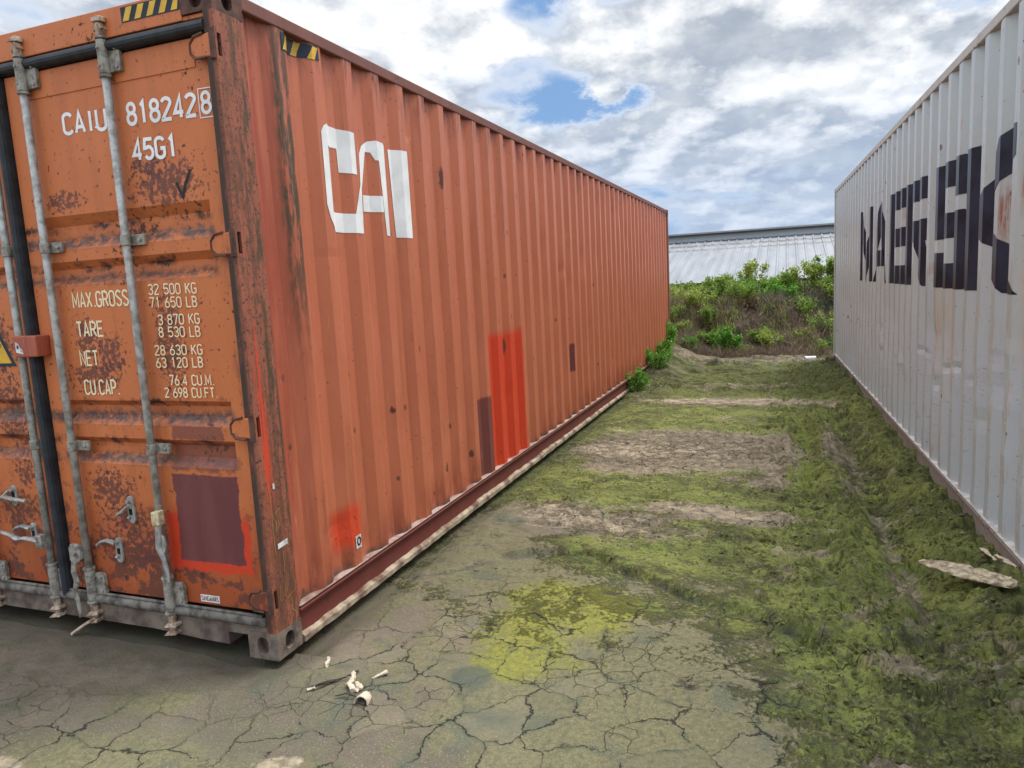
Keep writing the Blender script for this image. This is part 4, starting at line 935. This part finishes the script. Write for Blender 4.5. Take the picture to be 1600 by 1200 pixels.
yelc = T.mix(T.mapr(nS, .60, .70), yelc, (.36, .35, .08)); yelc = T.mix(T.m('MULTIPLY', T.mapr(T.noise(xy, 13, 6, .7), .50, .62), .6), yelc, (.13, .135, .045))
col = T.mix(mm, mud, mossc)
col = T.mix(T.m('MULTIPLY', ym, .85), col, yelc)
col = T.mix(T.m('MULTIPLY', bm_, .92), col, barec)
col = T.mix(T.m('MULTIPLY', pm, .95), col, palec)
col = T.mix(T.m('MULTIPLY', T.mapr(T.m('ADD', aW, T.m('MULTIPLY', T.m('SUBTRACT', nM, .5), .8)), .35, .75), .75), col, (.062, .078, .062))
# cracks: distorted cells, two sizes
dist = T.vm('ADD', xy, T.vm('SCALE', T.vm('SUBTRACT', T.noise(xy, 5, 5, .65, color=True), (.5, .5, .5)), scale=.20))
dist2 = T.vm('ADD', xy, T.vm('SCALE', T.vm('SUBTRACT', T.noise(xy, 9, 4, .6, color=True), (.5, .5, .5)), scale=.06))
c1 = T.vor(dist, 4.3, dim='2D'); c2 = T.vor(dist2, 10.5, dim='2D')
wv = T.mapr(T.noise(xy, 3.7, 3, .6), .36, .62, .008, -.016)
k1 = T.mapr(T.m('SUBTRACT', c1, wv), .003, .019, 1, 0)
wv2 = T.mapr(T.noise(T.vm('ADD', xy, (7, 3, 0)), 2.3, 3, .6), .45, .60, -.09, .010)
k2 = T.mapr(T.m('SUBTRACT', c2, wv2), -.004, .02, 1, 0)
damp_shade = T.m('MULTIPLY', T.mapr(c1, .0, .10, 1, 0), aC)
col = T.mix(T.m('MULTIPLY', damp_shade, T.mapr(nM, .45, .6, 0, .65)), col, (.070, .085, .060))
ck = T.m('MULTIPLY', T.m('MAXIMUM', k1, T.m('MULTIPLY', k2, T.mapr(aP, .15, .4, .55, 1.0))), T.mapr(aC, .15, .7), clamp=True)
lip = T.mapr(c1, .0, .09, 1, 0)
col = T.mix(T.m('MULTIPLY', ck, .88), col, (.024, .023, .018))  # crack lines near-black: groove shade painted in along with dark soil
col = T.mix(T.m('MULTIPLY', T.mapr(T.m('ADD', aD, T.m('MULTIPLY', nF, .2)), .25, .8), .8), col, T.mix(mm, (.055, .042, .038), (.020, .030, .012)))
bk = T.mix(T.mapr(T.noise(P, 5, 6, .65), .35, .65), (.135, .095, .065), (.065, .055, .030))
bk = T.mix(T.mapr(T.noise(P, 2.4, 4, .6), .5, .64), bk, (.05, .075, .018))
col = T.mix(T.m('MULTIPLY', T.mapr(T.m('ADD', aDp, T.m('MULTIPLY', T.m('SUBTRACT', nM, .5), .7)), .15, .8), .62), col, T.mix(nM, (.060, .046, .032), (.045, .046, .026)))
col = T.mix(aB, col, bk)
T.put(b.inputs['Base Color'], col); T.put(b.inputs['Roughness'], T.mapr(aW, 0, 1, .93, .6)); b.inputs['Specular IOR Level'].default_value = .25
hgt = T.m('ADD', T.m('MULTIPLY', ck, -.018), T.m('ADD', T.m('MULTIPLY', nF, T.mapr(mm, 0, 1, .006, .030)), T.m('MULTIPLY', nG, T.mapr(mm, 0, 1, .002, .008))))
hgt = T.m('ADD', hgt, T.m('MULTIPLY', T.m('MULTIPLY', lip, aC), .003))
hgt = T.m('ADD', hgt, T.m('MULTIPLY', nM, T.mapr(mm, 0, 1, .010, .030)))
bp = T.node('ShaderNodeBump'); bp.inputs['Distance'].default_value = 1.0; bp.inputs['Strength'].default_value = .85
T.put(bp.inputs['Height'], hgt); T.put(b.inputs['Normal'], bp.outputs[0])
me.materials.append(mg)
go = bpy.data.objects.new('ground', me); COL.objects.link(go); go['kind'] = 'structure'

def gz(x, y):
    i = min(max(int(np.searchsorted(gxs, x)), 1), nx-1); j = min(max(int(np.searchsorted(gys, y)), 1), ny-1)
    return float(h[j, i])

# ------------------------------------------------------------------ vegetation
def leafmat(name, ca, cb, cc):
    m, T, b = principled(name); g_ = T.node('ShaderNodeNewGeometry'); r_ = g_.outputs['Random Per Island']
    P = T.node('ShaderNodeTexCoord').outputs['Object']
    col = T.mix(T.mapr(r_, .0, 1, smooth=False), ca, cb); col = T.mix(T.mapr(T.noise(P, 4, 3), .5, .7), col, cc)
    T.put(b.inputs['Base Color'], col); b.inputs['Roughness'].default_value = .55; b.inputs['Specular IOR Level'].default_value = .3
    tr = T.node('ShaderNodeBsdfTranslucent'); T.put(tr.inputs[0], col); mx = T.node('ShaderNodeMixShader'); mx.inputs[0].default_value = .35
    T.l.new(b.outputs[0], mx.inputs[1]); T.l.new(tr.outputs[0], mx.inputs[2]); T.l.new(mx.outputs[0], m.node_tree.nodes['Material Output'].inputs[0])
    return m
L_bright = leafmat('bright_green_leaf', (.17, .38, .04), (.09, .24, .03), (.24, .42, .05))
L_mid = leafmat('mid_green_leaf', (.25, .36, .06), (.12, .20, .035), (.34, .43, .08))
L_yel = leafmat('yellow_green_leaf', (.38, .45, .09), (.20, .27, .05), (.45, .45, .12))
L_dry = leafmat('dry_straw_leaf', (.30, .22, .12), (.16, .11, .07), (.22, .17, .10))
L_twig = leafmat('dead_twig', (.30, .23, .16), (.12, .085, .06), (.22, .16, .11))
L_grey = leafmat('grey_dead_twig', (.20, .175, .15), (.085, .075, .065), (.15, .13, .11))
M_stem = simple('green_stem', (.13, .15, .05), .7)

def quadleaf(mb, p, d, n_, L, Wd):
    """one leaf: a bent pair of quads"""
    d = d.normalized(); s = d.cross(n_); s = s.normalized() if s.length > .01 else Vector((1, 0, 0))
    a = p; m_ = p+d*L*.5+n_*L*.06; e = p+d*L
    mb.add([a, m_+s*Wd/2, e, m_-s*Wd/2], [(0, 1, 2, 3)])

def rv(r): return Vector((r.gauss(0, 1), r.gauss(0, 1), r.gauss(0, 1))).normalized()
def bush(x, y, hgt, wid, nl, ls, mat, label, cat='bush', group=None, seed=0, stems=7, name='bush', umbel=False):
    r = random.Random(seed*13+5); z = gz(x, y)-.02
    o = empty(name, (x, y, z), label, cat, group)
    st = MB(); lf = MB(); tips = []
    for k in range(stems):
        an = r.uniform(0, 6.28); rr_ = wid/2*math.sqrt(r.random()); hh = hgt*r.uniform(.65, 1.0)*(1-.25*rr_/(wid/2))
        b0 = Vector((rr_*.35*math.cos(an), rr_*.35*math.sin(an), 0)); t0 = Vector((rr_*math.cos(an), rr_*math.sin(an), hh))
        m0 = (b0+t0)/2+Vector((r.uniform(-.04, .04), r.uniform(-.04, .04), hh*.05))
        st.tube([b0, m0, t0], [.007, .005, .002], 4, cap=False); tips.append((b0, m0, t0))
    for i in range(nl):
        b0, m0, t0 = r.choice(tips); u = r.random()**.6
        if umbel and r.random() < .45: u = r.uniform(.88, 1.0)
        c = b0.lerp(m0, u*2) if u < .5 else m0.lerp(t0, u*2-1)
        sp_ = wid*.10+.02
        c = c+rv(r)*r.uniform(0, sp_)*1.3
        if c.z < 0: c.z = abs(c.z)*.5
        out = Vector((c.x, c.y, 0))*.8+rv(r)*.8+Vector((0, 0, .35))
        nn = (Vector((0, 0, 1))+rv(r)*.7).normalized()
        quadleaf(lf, c, out, nn, ls*r.uniform(.6, 1.35), ls*r.uniform(.4, .75))
    st.build('stem', M_stem, o, fix=False); lf.build('foliage', mat, o, fix=False)
    return o

# at the foot of the bank and against the orange container
bush(-.02, 11.75, .46, .62, 1500, .055, L_bright, 'bright green feathery weed clump at the far corner of the orange container', 'weed', seed=1)
bush(.35, 12.05, .30, .6, 900, .05, L_bright, 'low bright green weed mat spreading right of the orange container corner', 'weed', seed=2)
bush(1.02, 12.25, .52, .70, 1100, .075, L_bright, 'leafy bright green weed at the foot of the bank, middle of the lane end', 'weed', seed=3)
bush(1.88, 12.25, .36, .55, 700, .05, L_yel, 'small yellow green weed just right of the leafy bright green one', 'weed', seed=4)
bush(2.75, 12.2, .34, .42, 500, .05, L_mid, 'small green weed at the foot of the bank nearest the grey container', 'weed', seed=5)
bush(3.08, 12.55, .42, .6, 700, .055, L_bright, 'green weed half hidden behind the far corner of the grey container', 'weed', seed=6)
bush(1.42, 12.35, .22, .3, 300, .04, L_yel, 'tiny yellow green sprig low on the bank between two larger weeds', 'weed', seed=7)
bush(.12, 7.95, .40, .40, 900, .045, L_bright, 'bright green weed against the orange container rail, nearest of its row', 'weed', 'weeds along the orange container', 31)
bush(.12, 9.6, .40, .55, 1100, .045, L_bright, 'bright green weed against the orange container, middle of its row', 'weed', 'weeds along the orange container', 32)
bush(.15, 10.5, .38, .60, 1100, .045, L_bright, 'bright green weed against the orange container, last before its far corner', 'weed', 'weeds along the orange container', 33)
# on the slope
mids = [(-.25, 13.35, .55, .7, L_mid, 'green shrub on the bank at the left edge beside the orange container'),
        (-.30, 14.3, .42, .9, L_yel, 'yellow green shrub high on the bank right beside the orange container'),
        (.70, 13.4, .40, .6, L_mid, 'round olive green shrub halfway up the bank on the left'),
        (.15, 13.0, .26, .4, L_yel, 'small yellow green shrub low on the left of the bank'),
        (2.05, 13.1, .40, .6, L_yel, 'pale green shrub halfway up the bank right of the dry straw patch'),
        (2.95, 13.2, .52, .8, L_mid, 'mid green shrub halfway up the bank beside the grey container'),
        (2.55, 12.8, .30, .5, L_yel, 'yellowish shrub low on the bank near the grey container'),
        (.35, 13.9, .45, .8, L_yel, 'wide yellow green shrub high on the left of the bank'),
        (1.25, 14.0, .42, .7, L_mid, 'olive green shrub high on the bank above the dry straw tuft'),
        (2.45, 13.7, .45, .8, L_mid, 'broad olive green shrub high on the right of the bank'),
        (3.3, 13.9, .50, .8, L_yel, 'yellow green shrub high on the bank beside the grey container'),
        (1.72, 12.75, .30, .55, L_mid, 'low olive green shrub near the foot of the bank, right of centre'),
        (.62, 12.7, .28, .5, L_mid, 'low olive green shrub near the foot of the bank, left of centre'),
        (1.5, 13.7, .35, .55, L_dry, 'dry straw coloured tuft in the middle of the bank')]
for i, (x, y, hh, ww, m_, lb_) in enumerate(mids):
    bush(x, y, hh, ww, 1100 if m_ != L_dry else 1200, .05, m_, lb_, 'shrub', 'shrubs on the bank slope', 20+i)
# tall weeds along the crest
tall = [(.42, 14.7, .38, .45, 'leftmost and shortest of the weeds on the crest of the bank'), (.78, 14.85, .62, .5, 'second crest weed from the left, rising in front of the white roof'), (1.12, 14.8, .60, .5, 'third crest weed from the left, close beside the tallest left clump'),
        (1.45, 14.9, .66, .45, 'crest weed just left of the dip in the green skyline'), (1.82, 14.8, .48, .5, 'low crest weed in the dip of the green skyline'), (2.15, 14.85, .55, .5, 'crest weed right of the dip in the green skyline'),
        (2.55, 14.8, .60, .45, 'crest weed left of the tallest weed'), (2.92, 14.9, .84, .4, 'tallest thin weed on the crest of the bank'), (3.22, 14.8, .62, .5, 'crest weed right of the tallest weed'), (3.6, 14.85, .74, .6, 'rightmost crest weed, cut off by the grey container'), (0.0, 15.2, .3, .6, 'low weed on the crest next to the orange container'), (4.0, 14.9, .7, .6, 'crest weed mostly hidden behind the grey container')]
for i, (x, y, hh, ww, lb_) in enumerate(tall):
    bush(x, y, hh*1.0+.16, ww+.22, 1500, .062, L_mid if i % 3 else L_yel, lb_, 'weed', 'tall weeds on the crest of the bank', 50+i, stems=9, name='tall_weed', umbel=True)
lows = [(1.55+.0, 14.35, .32, .9, L_bright), (2.35, 14.4, .30, .8, L_bright), (.85, 14.4, .30, .8, L_mid), (3.1, 14.45, .34, .7, L_mid)]
for i, ((x, y, hh, ww, m_), lb_) in enumerate(zip(lows, ['low bright green bush under the dip of the crest weeds', 'low bright green bush just under the crest, right of the middle', 'low green bush under the crest weeds on the left', 'low green bush under the crest weeds by the grey container'])):
    bush(x, y, hh+.12, ww+.1, 1500, .055, m_, lb_, 'bush', 'low bushes under the crest', 80+i, stems=10)

# dead brush covering the bank: nobody could count it
r = random.Random(9); tw = MB(); tg = MB()
for i in range(34000):
    x = r.uniform(-2.2, 5.5); y = r.uniform(11.75, 15.2)
    cl_ = float(vnoise(np.array(x*2.3), np.array(y*2.3), 4))
    if cl_ < .22: continue
    z = gz(x, y); L = r.uniform(.06, .20)*(.6+cl_); an = r.uniform(0, 6.28)
    d = Vector((math.cos(an)*r.uniform(.2, 1), math.sin(an)*r.uniform(.2, 1), r.uniform(.2, 1.2))).normalized(); s = rv(r)*r.uniform(.003, .009)
    p = Vector((x, y, z+r.uniform(0, .10))); e = p+d*L; mb_ = tg if y > 13.7 and x > 1.2 and r.random() < .7 else tw
    mb_.add([p-s, p+s, e+s*.3, e-s*.3], [(0, 1, 2, 3)])
tag(tw.build('dry_brush', L_twig, None, fix=False), 'brown dead twigs and dry brush covering the earth bank', 'dry brush', kind='stuff')
tag(tg.build('dry_brush', L_grey, None, fix=False), 'grey dead brush high on the right of the earth bank', 'dry brush', kind='stuff')

def clumps(name, n, seed, xr, yr, prob, sz, hz_, mat, label, cat):
    q = np.random.RandomState(seed); x = q.uniform(*xr, n); y = yr[0]+(yr[1]-yr[0])*q.rand(n)**1.7
    i = np.clip(np.searchsorted(gxs, x), 1, nx-1); j = np.clip(np.searchsorted(gys, y), 1, ny-1)
    keep = q.rand(n) < prob(i, j, x, y); x, y, i, j = x[keep], y[keep], i[keep], j[keep]; n = len(x); z = h[j, i]
    S_ = (sz[0]+(sz[1]-sz[0])*q.rand(n)**2); A = q.rand(n)*6.283; H_ = hz_*S_*(.5+q.rand(n)); V = np.zeros((n, 7, 3))
    for k in range(6):
        a = A+k*1.047+q.uniform(-.4, .4, n); r_ = S_*q.uniform(.6, 1.2, n)
        V[:, k] = np.stack([x+np.cos(a)*r_*1.25, y+np.sin(a)*r_*.9, z-.004+0*x], -1)
    V[:, 6] = np.stack([x+q.uniform(-.4, .4, n)*S_, y+q.uniform(-.4, .4, n)*S_, z+H_], -1)
    F = np.array([[k, (k+1) % 6, 6] for k in range(6)]); F = (F[None]+np.arange(n)[:, None, None]*7).reshape(-1, 3)
    me_ = bpy.data.meshes.new(name); me_.vertices.add(n*7); me_.vertices.foreach_set('co', V.ravel()); me_.loops.add(F.size); me_.loops.foreach_set('vertex_index', F.ravel().astype(np.int32))
    me_.polygons.add(len(F)); me_.polygons.foreach_set('loop_start', (np.arange(len(F))*3).astype(np.int32)); me_.polygons.foreach_set('loop_total', np.full(len(F), 3, np.int32)); me_.update()
    me_.materials.append(mat); o_ = bpy.data.objects.new(name, me_); COL.objects.link(o_); return tag(o_, label, cat, kind='stuff')
def clumpmat(name, cols):
    m, T, b = principled(name); r_ = T.node('ShaderNodeNewGeometry').outputs['Random Per Island']; cr = T.node('ShaderNodeValToRGB'); cr.color_ramp.interpolation = 'LINEAR'
    el = cr.color_ramp.elements
    for k, c in enumerate(cols):
        e = el[k] if k < 2 else el.new(k/(len(cols)-1)); e.position = k/(len(cols)-1); e.color = (*c, 1)
    T.l.new(r_, cr.inputs[0]); P = T.node('ShaderNodeTexCoord').outputs['Object']
    T.put(b.inputs['Base Color'], T.mix(T.mapr(T.noise(P, 120, 4, .7), .35, .65), cr.outputs[0], T.mix(.5, cr.outputs[0], (.05, .055, .022))))
    b.inputs['Roughness'].default_value = .95; b.inputs['Specular IOR Level'].default_value = .15
    bp = T.node('ShaderNodeBump'); bp.inputs['Distance'].default_value = .01; T.put(bp.inputs['Height'], T.noise(P, 160, 4, .7)); T.put(b.inputs['Normal'], bp.outputs[0]); return m
MC = clumpmat('moss_clump', [(.22, .235, .065), (.10, .115, .035), (.17, .19, .05), (.16, .125, .08), (.28, .28, .10), (.06, .07, .027)])
MU = clumpmat('mud_crumb', [(.22, .17, .12), (.12, .09, .065), (.30, .25, .18), (.09, .07, .05)])
inl = lambda x, y: (x < GX+(GY-y)*GYAW-.03)*(x > .06)
clumps('moss_cover', 120000, 3, (.06, 3.35), (-1.3, 11.6), lambda i, j, x, y: np.clip(bump_r[j, i]*1.1, 0, 1)*np.clip(moss[j, i]*1.6-.45, 0, 1)*(fbm(x*6, y*9, 2, 40) > .47)*(pale[j, i] < .4)*(bare[j, i] < .55)*inl(x, y), (.004, .013), .8, MC, 'crumbly green moss covering the wet mud of the lane', 'moss')
clumps('mud_crumbs', 26000, 5, (-2.2, 3.3), (-1.3, 9), lambda i, j, x, y: (.10+.8*(pale[j, i] > .25)+.6*(bare[j, i] > .4)+.35*(bump_r[j, i] > .4))*(fbm(x*4, y*4, 2, 41) > .45)*inl(x, y), (.0015, .006), 1.0, MU, 'tiny brown mud crumbs strewn over the lane', 'mud crumbs')
gb = MB(); r = random.Random(19)
for i in range(16000):
    x = r.uniform(-2.2, 5.2); y = r.uniform(12.1, 15.6); c_ = float(vnoise(np.array(x*1.9+5), np.array(y*1.9), 7)); top = min(1, max(0, (y-13.6)/.9))
    if c_ < .55-.45*top: continue
    z = gz(x, y); L = r.uniform(.08, .22)*(.8+.6*top); an = r.uniform(0, 6.28); d = Vector((math.cos(an)*r.uniform(.1, .7), math.sin(an)*r.uniform(.1, .7), 1)).normalized(); s_ = Vector((-math.sin(an), math.cos(an), 0))*r.uniform(.003, .007)
    p = Vector((x, y, z-.01)); m_ = p+d*L*.6; e = p+d*L+Vector((d.x, d.y, -.3))*L*.25
    gb.add([p-s_, p+s_, m_+s_, m_-s_, e], [(0, 1, 2, 3), (3, 2, 4)])
tag(gb.build('bank_grass', L_yel, None, fix=False), 'thin yellow green grass growing through the dead brush of the bank', 'grass', kind='stuff')

# ------------------------------------------------------------------ shed behind the bank
sh = empty('shed', (1.0, 26, 0), 'long low shed with a pale ribbed metal roof behind the weedy bank', 'shed')
Rm, T, b = principled('pale_ribbed_roof'); P = T.node('ShaderNodeTexCoord').outputs['Object']; X_, Y_, Z_ = T.sep(P)
col = T.mix(T.mapr(T.noise(T.mul(P, (3, .5, 1)), 1, 4), .35, .7), (.25, .265, .285), (.19, .20, .22))
rw = T.m('ADD', T.box(Y_, 2.20, 2.62, X_, -90, 90, .08, .1), T.m('MULTIPLY', T.box(Y_, 1.35, 1.65, X_, -90, 90, .08, .1), .9))
col = T.mix(T.m('MULTIPLY', rw, T.mapr(T.noise(T.mul(P, (4.5, 7, 1)), 1, 4, .7), .40, .50)), col, (.10, .09, .08))
T.put(b.inputs['Base Color'], col); b.inputs['Roughness'].default_value = .5; b.inputs['Metallic'].default_value = .1
mb = MB(); xs_ = []; px_ = .32; x = -24.0
while x < 26: xs_ += [(x, .0), (x+.20, .0), (x+.225, .028), (x+.275, .028), (x+.30, .0)]; x += px_
rows = [(-4.2, 1.38-.03), (3.6, 3.02)]
n = len(xs_); mb.add([(a, y_, z_+d_) for y_, z_ in rows for a, d_ in xs_], [(i, i+1, n+i+1, n+i) for i in range(n-1)])
mb.add([(a, y_, z_+d_) for y_, z_ in [(4.4, 3.02), (12, 1.35)] for a, d_ in xs_], [(i, i+1, n+i+1, n+i) for i in range(n-1)])
mb.build('roof', Rm, sh, fix=False)
M_shw = simple('pale_shed_wall', (.40, .40, .38), .7)
MB().box(-23.8, 25.6, -4.0, 11.8, -1.5, 1.26).build('wall', M_shw, sh)
rvv = MB().box(-24, 26, 3.55, 4.45, 2.85, 3.24).build('ridge_vent', simple('ridge_fascia', (.62, .65, .66), .6, 0, .05, 1), sh)
MB().prism([(-24.2, 3.30, 3.225), (-24.2, 4.0, 3.33), (-24.2, 4.70, 3.225), (-24.2, 4.70, 3.30), (-24.2, 4.0, 3.40), (-24.2, 3.30, 3.30)], (50.4, 0, 0)).build('ridge_cap', simple('dark_cap_edge', (.035, .04, .045), .8), rvv)
MB().box(-24.2, 26.2, 3.30, 3.40, 2.93, 2.975).build('vent_flashing', simple('dark_cap_edge', (.035, .04, .045), .8), rvv)

# ------------------------------------------------------------------ small things on the ground
M_bone = simple('bleached_bone', (.60, .52, .40), .8, 0, .2, 60, .002, (.50, .38, .28))
M_log = simple('bleached_wood', (.60, .51, .35), .9, 0, .25, 26, .010, (.22, .16, .10))
M_twig = simple('dark_damp_twig', (.05, .038, .03), .9)

def lump(name, pts, rad, mat, label, cat, flat=.6, n=10, noise=.25, seed=0, group=None, fold=None):
    """irregular solid grown along a spine"""
    r = random.Random(seed); c = Vector(pts[0]); z = max(gz(p[0], p[1]) for p in pts)+(.012 if cat == 'driftwood' else 0)
    P_ = [Vector(p) for p in pts]; mb = MB(); sub = []; rs = []
    for i in range(len(P_)-1):
        for k in range(4): sub.append(P_[i].lerp(P_[i+1], k/4)); rs.append(rad[i]*(1-k/4)+rad[i+1]*k/4)
    sub.append(P_[-1]); rs.append(rad[-1])
    mb.tube([p-c for p in sub], rs, n, flat=flat)
    vs = []
    for v in mb.v:
        q = Vector(v); f = 1+noise*(r.random()-.5)*2; vs.append((q.x+(r.random()-.5)*noise*.03, q.y+(r.random()-.5)*noise*.03, q.z*f))
    mb.v = vs; o = mb.build(name, mat, None, smooth=False); o.location = (c.x, c.y, c.z+z)
    return tag(o, label, cat, group)

# driftwood-like bleached board beside the grey container
lump('driftwood', [(2.80, 1.60, .015), (2.86, 1.565, .02), (2.94, 1.515, .022), (3.03, 1.455, .022), (3.12, 1.40, .025), (3.17, 1.365, .02)], [.018, .050, .066, .070, .068, .034], M_log, 'bleached cream coloured log lying on moss beside the grey container', 'driftwood', .30, 16, .45, 2)
lump('bone_splinter', [(3.125, 1.86, .012), (3.14, 1.80, .02), (3.150, 1.76, .012), (3.165, 1.70, .01)], [.006, .012, .007, .006], M_bone, 'small white splinter on the moss between the bleached log and the grey container', 'debris', .7, 7, .4, 3)
lump('bone_splinter', [(3.165, 1.70, .008), (3.185, 1.63, .012), (3.215, 1.56, .006)], [.008, .016, .006], M_bone, 'pinkish tan splinter lying against the rail of the grey container behind the log', 'debris', .5, 7, .4, 4)
# bones by the orange container corner
def shell(name, cx, cy, w_, l_, hgt_, rot, mat, label, seed):
    """curved open fragment (part of a bone plate): an arched shell with thickness"""
    r = random.Random(seed); z = gz(cx, cy); mb = MB(); n, m = 7, 5; vs = []
    for lay in (0, 1):
        for j in range(m):
            for i in range(n):
                a = math.pi*(i/(n-1)); k = 1-.12*lay
                u = -math.cos(a)*w_/2*k*(1-.25*j/(m-1)); zz = math.sin(a)*hgt_*k*(1-.35*j/(m-1)); v = l_*(j/(m-1)-.5)
                vs.append((u*math.cos(rot)-v*math.sin(rot)+r.uniform(-.0015, .0015), u*math.sin(rot)+v*math.cos(rot)+r.uniform(-.0015, .0015), zz+r.uniform(-.001, .001)))
    q = n*m; fs = []
    for j in range(m-1):
        for i in range(n-1):
            fs += [(j*n+i, j*n+i+1, (j+1)*n+i+1, (j+1)*n+i), (q+j*n+i, q+(j+1)*n+i, q+(j+1)*n+i+1, q+j*n+i+1)]
    for i in range(n-1): fs += [(i, q+i, q+i+1, i+1), ((m-1)*n+i, (m-1)*n+i+1, q+(m-1)*n+i+1, q+(m-1)*n+i)]
    mb.add(vs, fs); o = mb.build(name, mat, None, smooth=True); o.location = (cx, cy, z-.002); return tag(o, label, 'bone')
shell('bone', .555, -.175, .062, .058, .036, .15, M_bone, 'largest cream bone fragment, arched and open towards the camera, on cracked mud', 1)
lump('bone', [(.420, -.035, .030), (.435, -.065, .022), (.440, -.10, .014), (.478, -.135, .010)], [.005, .012, .010, .013], M_bone, 'white forked bone fragment standing left of the largest cream one', 'bone', .8, 8, .3, 5)
lump('bone', [(.470, -.095, .018), (.500, -.115, .014), (.495, -.135, .006)], [.006, .016, .005], M_bone, 'flat white bone chip leaning between the forked bone and the largest fragment', 'bone', .5, 7, .3, 6)
lump('bone', [(.538, .045, .012), (.515, .015, .008), (.495, -.012, .004)], [.010, .006, .003], M_bone, 'small white bone splinter pointing away, right of the forked bone on bare mud', 'bone', .8, 8, .15, 7)
lump('bone', [(.232, .055, .024), (.240, .030, .012), (.243, .012, .006)], [.007, .008, .005], M_bone, 'white bone bit nearest the bottom corner casting of the orange container', 'bone', .8, 8, .3, 8)
lump('bone', [(.288, -.178, .006), (.312, -.160, .008)], [.006, .008], M_bone, 'tiny white bone bit at the left end of the dark twig', 'bone', .7, 7, .3, 9)
lump('twig', [(.30, -.165, .006), (.34, -.125, .012), (.375, -.09, .008), (.395, -.055, .006)], [.004, .007, .006, .003], M_twig, 'dark mud caked twig left of the forked bone', 'twig', .8, 6, .3, 10)
lump('twig', [(.375, -.02, .004), (.405, .025, .008)], [.002, .004], M_twig, 'short black twig behind the forked bone', 'twig', .8, 6, .2, 11)
lump('twig', [(.43, -.19, .004), (.47, -.17, .010), (.52, -.175, .006)], [.0025, .0045, .003], M_twig, 'thin dark twig tucked under the largest bone fragment', 'twig', .8, 6, .2, 12)
# cut piece of white pipe at the far end of the lane
mb = MB(); n = 18; L_ = .15; vs = []
for (u, rr_) in [(-L_, .046), (L_, .046), (L_, .040), (-L_, .040)]:
    for k in range(n): a = 2*math.pi*k/n; vs.append((u/1.6, rr_*math.cos(a), .046+rr_*math.sin(a)))
mb.add(vs, [(q*n+k, q*n+(k+1) % n, ((q+1) % 4)*n+(k+1) % n, ((q+1) % 4)*n+k) for q in range(4) for k in range(n)])
pp = mb.build('pipe', simple('white_plastic', (.80, .80, .78), .4), None, smooth=False); pp.location = (2.57, 11.6, gz(2.57, 11.6)-.004); pp.rotation_euler = (0, 0, R(8))
tag(pp, 'short cut length of white plastic pipe near the far grey container corner', 'pipe')
